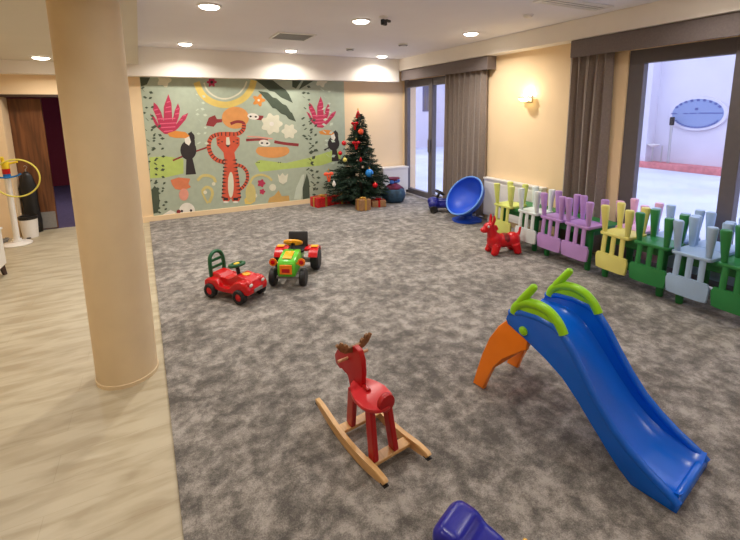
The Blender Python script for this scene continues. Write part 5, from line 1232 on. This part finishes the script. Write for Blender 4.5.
# red car
t = thing('ride_on_car', 'red ride-on toy car with a green backrest and green steering wheel', 'toy car', (.545, 4.02, 0), math.atan2(-.8, .6)); t.scale = (.95, .95, .95)
bm = B()
prism(bm, [(-.275, .1), (-.285, .16), (-.27, .215), (-.22, .24), (-.14, .235), (-.09, .195), (.0, .19), (.05, .235), (.11, .262), (.2, .25), (.265, .215), (.29, .16), (.285, .1), (.1, .085), (-.1, .085)], -.085, .085, bev=.02)
prism(bm, [(-.29, .11), (-.285, .17), (-.245, .195), (-.13, .195), (-.06, .13), (.06, .13), (.115, .205), (.19, .225), (.27, .2), (.3, .15), (.295, .1), (.08, .085), (-.08, .085)], -.145, .145, bev=.02)
for s in (-1, 1): ball(bm, (.245, s*.085, .195), (.05, .045, .04))
bm = fuse(bm, .007, 3); link('body', bm, M['red'], t, True, angle=PI)
add_wheels(t, [(.185, .14, .075, .06), (-.2, .14, .075, .06)], 'rubber', 'red')
steering(t, (.035, 0, .335), .072, 'dgreen', 'black', .2, 'byellow')
bm = B(); oy = [(-.09, .17), (.09, .17), (.095, .36), (.075, .43), (.03, .465), (-.03, .465), (-.075, .43), (-.095, .36)]
tube(bm, spline([(-.235, -.085, .17), (-.24, -.09, .31), (-.25, -.07, .40), (-.255, 0, .435), (-.25, .07, .40), (-.24, .09, .31), (-.235, .085, .17)], 6), .02, 10)
for z in (.265, .34): box(bm, -.252, -.232, -.085, .085, z, z+.03, .006)
box(bm, -.248, -.226, -.085, .085, .17, .225, .008)
link('backrest', bm, M['dgreen'], t, True)
for s in (-1, 1):
    bm = B(); ball(bm, (.288, s*.085, .19), (.012, .024, .018), 12); link('headlight', bm, M['baublew'], t, True)
bm = B(); box(bm, .292, .304, -.06, .06, .11, .145, .004); link('grille', bm, M['grey'], t)
bm = B(); ball(bm, (.15, 0, .255), (.05, .04, .012), 14); link('bonnet_badge', bm, M['oyellow'], t, True)
# small blue car
t = thing('ride_on_car', 'small dark blue ride-on toy car by the glass door, next to the blue bowl seat', 'toy car', (4.30, 5.80, 0), math.radians(150)); t.scale = (1.12, 1.12, 1.15)
bm = B()
box(bm, -.2, .2, -.09, .09, .07, .16, .03); ball(bm, (.12, 0, .17), (.1, .1, .06)); ball(bm, (-.15, 0, .18), (.08, .09, .08)); box(bm, -.14, .12, -.075, .075, .08, .20, .02)
for x in (.13, -.14):
    for s in (-1, 1): ball(bm, (x, s*.09, .13), (.08, .045, .06))
bm = fuse(bm, .009, 5); link('body', bm, M['navy'], t, True, angle=PI)
add_wheels(t, [(.13, .11, .06, .045), (-.14, .11, .06, .045)], 'black', 'white')
steering(t, (.03, 0, .3), .07, 'black', 'black', .45)
# blue ride-on cut by the bottom edge
t = thing('ride_on_toy', 'deep blue rounded ride-on toy cut off by the bottom edge of the photo', 'ride-on toy', (.885, .83, 0), math.atan2(.92, -.38))
bm = B()
box(bm, -.26, .16, -.09, .09, .1, .24, .04)
prism(bm, [(.02, .16), (.09, .30), (.13, .335), (.205, .335), (.235, .30), (.23, .1), (0, .1)], -.095, .085, bev=.03)
ball(bm, (-.2, 0, .2), (.1, .1, .1)); prism(bm, [(-.2, .15), (.05, .17), (.14, .32), (.04, .3), (-.1, .24)], -.085, .085, bev=.02)
bm = fuse(bm, .01, 6); link('body', bm, M['dblue'], t, True, angle=PI)
add_wheels(t, [(.12, .1, .06, .045), (-.18, .1, .06, .045)], 'black', 'byellow')
bm = B(); tube(bm, [(-.02, -.15, .25), (-.02, .15, .25)], .012, 12); link('handle_bar', bm, M['gold'], t, True)
bm = B(); tube(bm, [(.01, 0, .2), (-.02, 0, .255)], .02, 10); link('stem', bm, M['dblue'], t, True)

# tractor
t = thing('toy_tractor', 'lime green ride-on toy tractor with red mudguards and a black seat', 'toy tractor', (1.175, 4.2, 0), math.atan2(-.866, -.5))
bm = B(); prism(bm, [(.0, .13), (.29, .12), (.305, .16), (.30, .25), (.27, .285), (.04, .325), (.0, .31)], -.092, .092, bev=.02); box(bm, .0, .2, -.085, .085, .14, .22, .02); link('bonnet', bm, M['tgreen'], t, True)
bm = B(); box(bm, -.3, .26, -.05, .05, .09, .15, .012); box(bm, .19, .25, -.12, .12, .08, .105, .006); box(bm, -.26, -.2, -.16, .16, .09, .13, .006); link('chassis', bm, M['grey'], t)
bm = B(); box(bm, -.3, -.02, -.06, .06, .14, .22, .02); link('frame_cover', bm, M['tgreen'], t, True)
bm = B(); box(bm, .302, .315, -.062, .062, .15, .25, .006); r_ = link('grille', bm, M['orange'], t)
bm = B(); box(bm, .314, .318, -.04, .04, .17, .21, .003); link('badge', bm, M['red'], r_)
bm = B(); prism(bm, [(.10, .3195), (.255, .2955), (.255, .3), (.10, .324)], -.045, .045); link('bonnet_panel', bm, M['oyellow'], t)
for s in (-1, 1):
    bm = B(); lathe(bm, [(0, -.02), (.03, -.018), (.04, .0), (.04, .012), (.0, .014)], 20, mx=T(.24, s*.145, .255) @ RY(PI/2)); tube(bm, [(.23, s*.08, .23), (.235, s*.13, .25)], .012, 8); o = link('headlamp', bm, M['orange'], t, True)
    bm = B(); lathe(bm, [(0, .013), (.024, .013), (.02, .02), (0, .022)], 16, mx=T(.24, s*.145, .255) @ RY(PI/2)); link('lens', bm, M['bauble'], o, True)
    # mudguard
    a = [math.radians(x) for x in range(25, 160, 9)]
    ou = [(-.235+.15*math.cos(x), .12+.15*math.sin(x)) for x in a]; inn = [(-.235+.135*math.cos(x), .12+.135*math.sin(x)) for x in a]
    bm = B(); prism(bm, ou+inn[::-1], s*.14-(.0 if s > 0 else .10), s*.14+(.10 if s > 0 else 0), bev=.004); box(bm, -.31, -.15, min(s*.06, s*.15), max(s*.06, s*.15), .235, .262, .006); o = link('mudguard', bm, M['red'], t, True)
    bm = B(); box(bm, -.26, -.19, min(s*.15, s*.23), max(s*.15, s*.23), .2705, .276, .002); link('stripe', bm, M['oyellow'], o)
add_wheels(t, [(.22, .155, .09, .062), (-.235, .20, .122, .09)], 'rubber', 'white')
steering(t, (-.03, 0, .375), .088, 'oyellow', 'black', .5)
bm = B(); box(bm, -.26, -.09, -.095, .095, .235, .27, .015); prism(bm, [(-.27, .25), (-.235, .25), (-.26, .41), (-.275, .425), (-.30, .42)], -.11, .11, bev=.015); link('seat', bm, M['black'], t, True)

# ------------------------------------------------------------------ red bouncing horse
t = thing('bouncing_horse', 'red inflatable bouncing horse standing in front of the yellow-green chair', 'bouncing toy', (3.68, 3.69, 0), math.radians(163)); t.scale = (.97, .97, .93)
bm = B()
ball(bm, (0, 0, .175), (.19, .095, .095), 20); ball(bm, (.12, 0, .18), (.1, .095, .115), 20); ball(bm, (-.12, 0, .175), (.1, .1, .105), 20)
tube(bm, [(.13, 0, .2), (.165, 0, .3), (.185, 0, .37)], [.08, .06, .055], 14)
ball(bm, (.2, 0, .375), (.075, .055, .055)); ball(bm, (.265, 0, .33), (.05, .045, .04)); ball(bm, (.235, 0, .35), (.05, .045, .04))
for s in (-1, 1):
    tube(bm, [(.17, s*.035, .41), (.155, s*.05, .48), (.16, s*.05, .535)], [.022, .021, .008], 10)
    tube(bm, [(.12, s*.06, .13), (.15, s*.085, .05), (.15, s*.085, .035)], [.06, .047, .04], 12); ball(bm, (.155, s*.085, .036), (.052, .042, .036))
    tube(bm, [(-.13, s*.06, .13), (-.155, s*.085, .05), (-.155, s*.085, .035)], [.065, .047, .04], 12); ball(bm, (-.155, s*.085, .036), (.052, .042, .036))
tube(bm, [(-.18, 0, .2), (-.215, 0, .28), (-.225, 0, .345)], [.03, .018, .015], 10)
tube(bm, [(.13, 0, .38), (.1, 0, .32)], .03, 10)
bm = fuse(bm, .009, 4); link('body', bm, M['red2'], t, True, angle=PI)
for s in (-1, 1):
    bm = B(); ball(bm, (.228, s*.047, .385), (.014, .009, .016), 12); o = link('eye', bm, M['white'], t, True)
    bm = B(); ball(bm, (.236, s*.054, .385), (.006, .004, .008), 8); link('pupil', bm, M['black'], o, True)
bm = B(); ball(bm, (-.01, 0, .186), (.1, .0955, .087), 20); link('saddle', bm, M['dred'], t, True)

# ------------------------------------------------------------------ blue bowl seat
t = thing('bowl_seat', 'round blue tilting bowl seat standing on edge before the long curtain', 'bowl seat', (4.3, 5.12, 0))
Cn = Vector((-.816, -.062, .575)).normalized(); Cc = Vector((4.19, 5.07, .43))-Vector((4.3, 5.12, 0))
q = Cn.to_track_quat('Z', 'Y').to_matrix().to_4x4(); mm = T(*Cc) @ q
rr = .335; dp = .25
prof = [(rr*math.sin(a), -dp*math.cos(a)) for a in [PI/2*i/12 for i in range(13)]]
inner = [((rr-.018)*math.sin(a), -(dp-.018)*math.cos(a)) for a in [PI/2*i/12 for i in range(12, -1, -1)]]
bm = B(); lathe(bm, prof+inner, 48, mx=mm); link('bowl', bm, M['bowl'], t, True, angle=math.radians(60))
bm = B(); tube(bm, [tuple(mm @ Vector((rr*math.cos(a), rr*math.sin(a), 0))) for a in [2*PI*i/56 for i in range(56)]], .013, 8, True); link('rim', bm, M['rim'], t, True)
bm = B(); lathe(bm, [(0, 0), (.23, 0), (.235, .02), (.2, .035), (.1, .05), (.08, .09), (.09, .13), (0, .13)], 40); link('base', bm, M['bowl'], t, True)

# ------------------------------------------------------------------ Christmas tree
TX, TY = 3.4, 7.17
t = thing('christmas_tree', 'decorated dark green Christmas tree in the corner at the right end of the mural', 'christmas tree', (TX, TY, 0))
bm = B(); tube(bm, [(0, 0, .02), (0, 0, .9), (0, 0, 1.62)], [.035, .025, .008], 10); link('trunk', bm, M['darkwood'], t, True)
bm = B(); lathe(bm, [(0, 0), (.2, 0), (.2, .02), (.06, .05), (.05, .16), (0, .16)], 16); link('stand', bm, M['dgreen'], t, True)
def trad(z):
    pts = [(0, .3), (.12, .48), (.3, .62), (.55, .56), (.72, .38), (.9, .27), (1.15, .21), (1.35, .15), (1.55, .10), (1.72, .03)]
    for (a, ra), (b, rb) in zip(pts, pts[1:]):
        if z <= b: return ra+(rb-ra)*(z-a)/(b-a)
    return .02
bm = B(); rnd = random.Random(5)
for i in range(620):
    z = 1.68*(1-(rnd.random())**.62)+.06 if i > 60 else rnd.uniform(1.0, 1.66)
    z = min(z, 1.68)
    R_ = trad(z)*rnd.uniform(.72, 1.06); a = rnd.uniform(0, 2*PI)
    n = max(4, int(R_/.022)); dro = rnd.uniform(-.1, .16)
    for k in range(n):
        u = (k+1.0)/n
        if u < .25 and R_ > .2: continue
        px, py, pz = R_*u*math.cos(a), R_*u*math.sin(a), z-dro*R_*u*u+.02
        if TY+py > 7.58: continue
        if px > .40: continue
        if px < 0: px *= 1.22
        for q in range(5):
            aa = a+rnd.uniform(-1.2, 1.2); L = rnd.uniform(.035, .06); w_ = .0045
            dv = Vector((math.cos(aa), math.sin(aa), rnd.uniform(-.9, .7))).normalized()*L; sv = Vector((-dv.y, dv.x, rnd.uniform(-.03, .03))).normalized()*w_
            p = Vector((px, py, max(.04, pz)))
            f = bm.faces.new((bm.verts.new(p-sv), bm.verts.new(p+sv), bm.verts.new(p+dv+sv*.4), bm.verts.new(p+dv-sv*.4))); f.material_index = 1 if rnd.random() < .3 else 0
            if q == 0:
                f = bm.faces.new([bm.verts.new(v) for v in (p-dv.normalized()*.012+sv*1.5, p+Vector((0, 0, .02)), p+dv*.8+sv*2, p+dv*.6-sv*2)]); f.material_index = 0
link('foliage', bm, [M['needle'], M['needle2']], t)
def ornament(x, z, kind, mk, r, label, group=None):
    y = TY-trad(z)*.82; k = y/7.15; x2 = x*k; z2 = H+(z-H)*k
    t = thing('tree_ornament', label, 'ornament', (x2, y, z2), 0, group)
    bm = B()
    if kind == 'ball': ball(bm, (0, 0, 0), r, 14)
    elif kind == 'drop': lathe(bm, [(0, -r*1.6), (r*.7, -r*.8), (r*.8, -.2*r), (r*.3, r), (0, r*1.5)], 14)
    else:
        for s in (-1, 1): ball(bm, (s*r*.7, 0, 0), (r*.75, r*.35, r*.5), 12); box(bm, s*r*.5-r*.22, s*r*.5+r*.22, -r*.1, r*.1, -r*2.1, -.1*r, .004, mx=RY(s*.2))
        ball(bm, (0, -.005, 0), r*.3, 10)
    link('body', bm, M[mk], t, True)
    bm = B(); lathe(bm, [(r*.22, r*.9), (r*.22, r*1.15), (0, r*1.2)], 8); tube(bm, [(0, 0, r*1.1), (.0, .01, r*1.5)], .003, 6); link('cap', bm, M['gold'], t)
    return t
ornament(3.29, 1.53, 'bow', 'bauble', .055, 'red bow near the very top of the Christmas tree')
ornament(3.41, 1.37, 'ball', 'baubleo', .055, 'orange-red bauble high on the right side of the Christmas tree')
ornament(3.06, 1.17, 'ball', 'bauble', .045, 'red bauble on the upper left edge of the Christmas tree')
ornament(3.31, 1.17, 'bow', 'bauble', .06, 'red bow with long tails in the middle of the Christmas tree')
ornament(2.98, .99, 'ball', 'bauble', .04, 'red bauble on the left edge of the tree, below another red one')
ornament(2.74, .62, 'bow', 'baubleo', .065, 'orange-red bow at the far left of the lower branches')
ornament(2.84, .43, 'drop', 'baublew', .04, 'white drop-shaped ornament on the lower left of the tree')
ornament(3.58, .57, 'ball', 'baubleb', .075, 'large bright blue ornament on the right of the lower branches')
ornament(3.07, .86, 'ball', 'baubley', .04, 'pale yellow bauble in the left middle of the tree')
ornament(3.40, .84, 'drop', 'bauble', .035, 'red drop ornament below the middle red bow')
ornament(3.70, .32, 'ball', 'bauble', .05, 'red bauble low on the right of the tree, above the kraft gift')
t2 = thing('tree_topper', 'red pointed topper on the tip of the Christmas tree', 'tree topper', (TX-.03, TY, 1.6))
bm = B(); lathe(bm, [(0, 0), (.05, .03), (.045, .08), (.012, .16), (0, .19)], 12); link('cone', bm, M['bauble'], t2, True)
bm = B(); ball(bm, (0, 0, .19), .016, 10); link('tip', bm, M['gold'], t2, True)
# gifts
def gift(x, y, z, a, b, c, rz, mk, rib, label, group=None):
    t = thing('gift_box', label, 'gift', (x, y, z), rz, group)
    bm = B(); box(bm, -a/2, a/2, -b/2, b/2, 0, c, .008); link('box', bm, M[mk], t)
    bm = B(); box(bm, -a/2-.003, a/2+.003, -.02, .02, -.0005, c+.003); box(bm, -.02, .02, -b/2-.003, b/2+.003, -.0005, c+.003)
    link('ribbon', bm, M[rib], t)
    bm = B()
    for k in range(5):
        q = 2*PI*k/5; ball(bm, (.03*math.cos(q), .03*math.sin(q), c+.02), (.03, .018, .016), 8, mx=RZ(q))
    link('bow', bm, M[rib], t, True)
gift(2.66, 7.32, 0, .38, .26, .18, .25, 'wrap', 'gold', 'flat glittering red gift lying at the left foot of the tree')
gift(3.06, 7.36, 0, .3, .22, .17, -.2, 'wrap', 'gold', 'red gift tucked under the branches, right of the flat glittering one')
gift(3.18, 6.62, 0, .22, .18, .2, .1, 'kraft', 'gold', 'brown kraft gift in front of the tree stand')
gift(3.55, 6.74, 0, .26, .2, .12, -.3, 'kraft', 'bauble', 'low brown gift with a red ribbon, right of the kraft one under the tree')
t = thing('gift_sack', 'bulging dark teal and wine cloth sack with a blue bow beside the tree', 'sack', (4.0, 6.95, 0))
bm = B(); lathe(bm, [(0, 0), (.17, 0), (.22, .06), (.235, .15), (.2, .26), (.11, .32), (0, .33)], 28)
for v in bm.verts: v.co.x *= 1+.05*math.sin(9*v.co.z*4+v.co.y*20); v.co.y *= 1+.05*math.sin(v.co.x*24)
link('sack', bm, M['teal'], t, True, angle=PI)
bm = B(); lathe(bm, [(.19, .27), (.12, .33), (.05, .37), (.08, .43), (.13, .47), (.1, .46), (.04, .39), (0, .36)], 28)
for v in bm.verts: v.co.x *= 1+.12*math.sin(math.atan2(v.co.y, v.co.x)*7)
link('gathered_top', bm, M['wine'], t, True, angle=PI)
bm = B(); ball(bm, (-.06, -.05, .40), (.06, .025, .04), 12); ball(bm, (.06, -.05, .41), (.06, .025, .04), 12); ball(bm, (0, -.07, .4), .02, 10); link('bow', bm, M['bluebow'], t, True)

# ------------------------------------------------------------------ left side: hoop stand, bin, cloth, cabinet
t = thing('hoop_stand', 'white pole on a round white foot with coloured clips, holding a yellow hoop', 'stand', (-1.87, 7.22, -.012))
bm = B(); lathe(bm, [(0, 0), (.165, 0), (.17, .012), (.15, .03), (.06, .04), (.05, .08), (0, .08)], 36); link('foot', bm, M['white'], t, True)
bm = B(); tube(bm, [(0, 0, .05), (0, 0, .95)], .036, 16); link('pole', bm, M['white'], t, True)
for z0, z1, mk, r in ((.93, .99, 'baubleb', .042), (.99, 1.06, 'red', .044), (1.06, 1.15, 'byellow', .045)):
    bm = B(); lathe(bm, [(0, z0), (r, z0), (r, z1), (0, z1)], 18)
    if mk == 'byellow':
        tube(bm, [(-.02, 0, 1.15), (-.02, -.02, 1.22)], .02, 8); tube(bm, [(0, 0, 1.12), (.1, -.02, 1.14), (.14, -.03, 1.15)], .014, 8)
    if mk == 'baubleb': tube(bm, spline([(-.16, -.02, .985), (-.1, -.03, .955), (0, -.05, .945), (.1, -.03, .955), (.16, -.02, .985)], 4), .012, 8)
    link('clip', bm, M[mk], t, True)
t = thing('hoop', 'yellow plastic hoop hanging on the white pole stand', 'hoop', (-1.75, 7.135, .92))
bm = B(); tube(bm, [(.2*math.cos(a), .0, .26*math.sin(a)) for a in []] or [(.25*math.cos(a), .02*math.sin(a), .25*math.sin(a)) for a in [2*PI*i/64 for i in range(64)]], .0105, 8, True)
link('ring', bm, M['hoop'], t, True)
t = thing('waste_bin', 'small white waste bin with a black rim by the wooden door', 'bin', (-1.80, 7.58, -.012)); t.scale = (.82, .82, .88)
bm = B(); lathe(bm, [(0, 0), (.115, 0), (.135, .33), (.128, .33), (.11, .02), (0, .02)], 32); link('bucket', bm, M['white'], t, True)
bm = B(); lathe(bm, [(.137, .31), (.143, .33), (.143, .36), (.128, .365), (.122, .34), (.128, .31)], 32, ring=True); link('rim', bm, M['black'], t, True)
bm = B(); box(bm, -.03, .03, -.145, -.12, .005, .02, .004); link('pedal', bm, M['black'], t)
t = thing('garment_bag', 'black cloth bundle standing upright behind the white pole, against the wooden door', 'cloth bundle', (-1.81, 7.855, -.012)); t.scale = (.75, .8, .92)
bm = B(); lathe(bm, [(0, 0), (.13, 0), (.14, .2), (.12, .5), (.14, .75), (.09, .95), (.03, 1.02), (0, 1.02)], 24)
for v in bm.verts: v.co.x *= 1+.12*math.sin(math.atan2(v.co.y, v.co.x)*5+v.co.z*4); v.co.y *= .6
link('cloth', bm, M['black'], t, True, angle=PI)
bm = B(); tube(bm, [(0, 0, .99), (.0, 0, 1.06)], .012, 8); tube(bm, spline([(0, 0, 1.06), (.03, 0, 1.09), (0, 0, 1.12), (-.02, 0, 1.1)], 4), .006, 6); link('hook', bm, M['steel'], t, True)
t = thing('coiled_cable', 'grey coiled cable on the floor left of the round white foot', 'cable', (-2.08, 7.42, -.012))
bm = B(); tube(bm, [((.05+.004*k/10)*math.cos(k*.45), (.05+.004*k/10)*math.sin(k*.45), .008+.0007*k) for k in range(60)], .006, 6); link('coil', bm, M['grey'], t, True)
t = thing('cabinet', 'low white cabinet on dark wooden legs at the left edge', 'cabinet', (-2.07, 5.66, -.012))
bm = B(); box(bm, -.42, .42, -.24, .24, .12, .52, .01); link('body', bm, M['white'], t)
for s in (-1, 1):
    bm = B(); box(bm, s*.21-.2, s*.21+.2, -.252, -.24, .135, .505, .004); o = link('door', bm, M['white'], t)
    bm = B(); box(bm, s*.04-.008, s*.04+.008, -.272, -.252, .27, .37, .004); link('handle', bm, M['steel'], o)
    for y in (-.2, .2):
        bm = B(); tube(bm, [(s*.38, y, .125), (s*.4, y, 0)], [.03, .022], 4); link('leg', bm, M['darkwood'], t)
bm = B(); box(bm, -.43, .43, -.25, .25, .52, .54, .005); link('top', bm, M['white'], t)
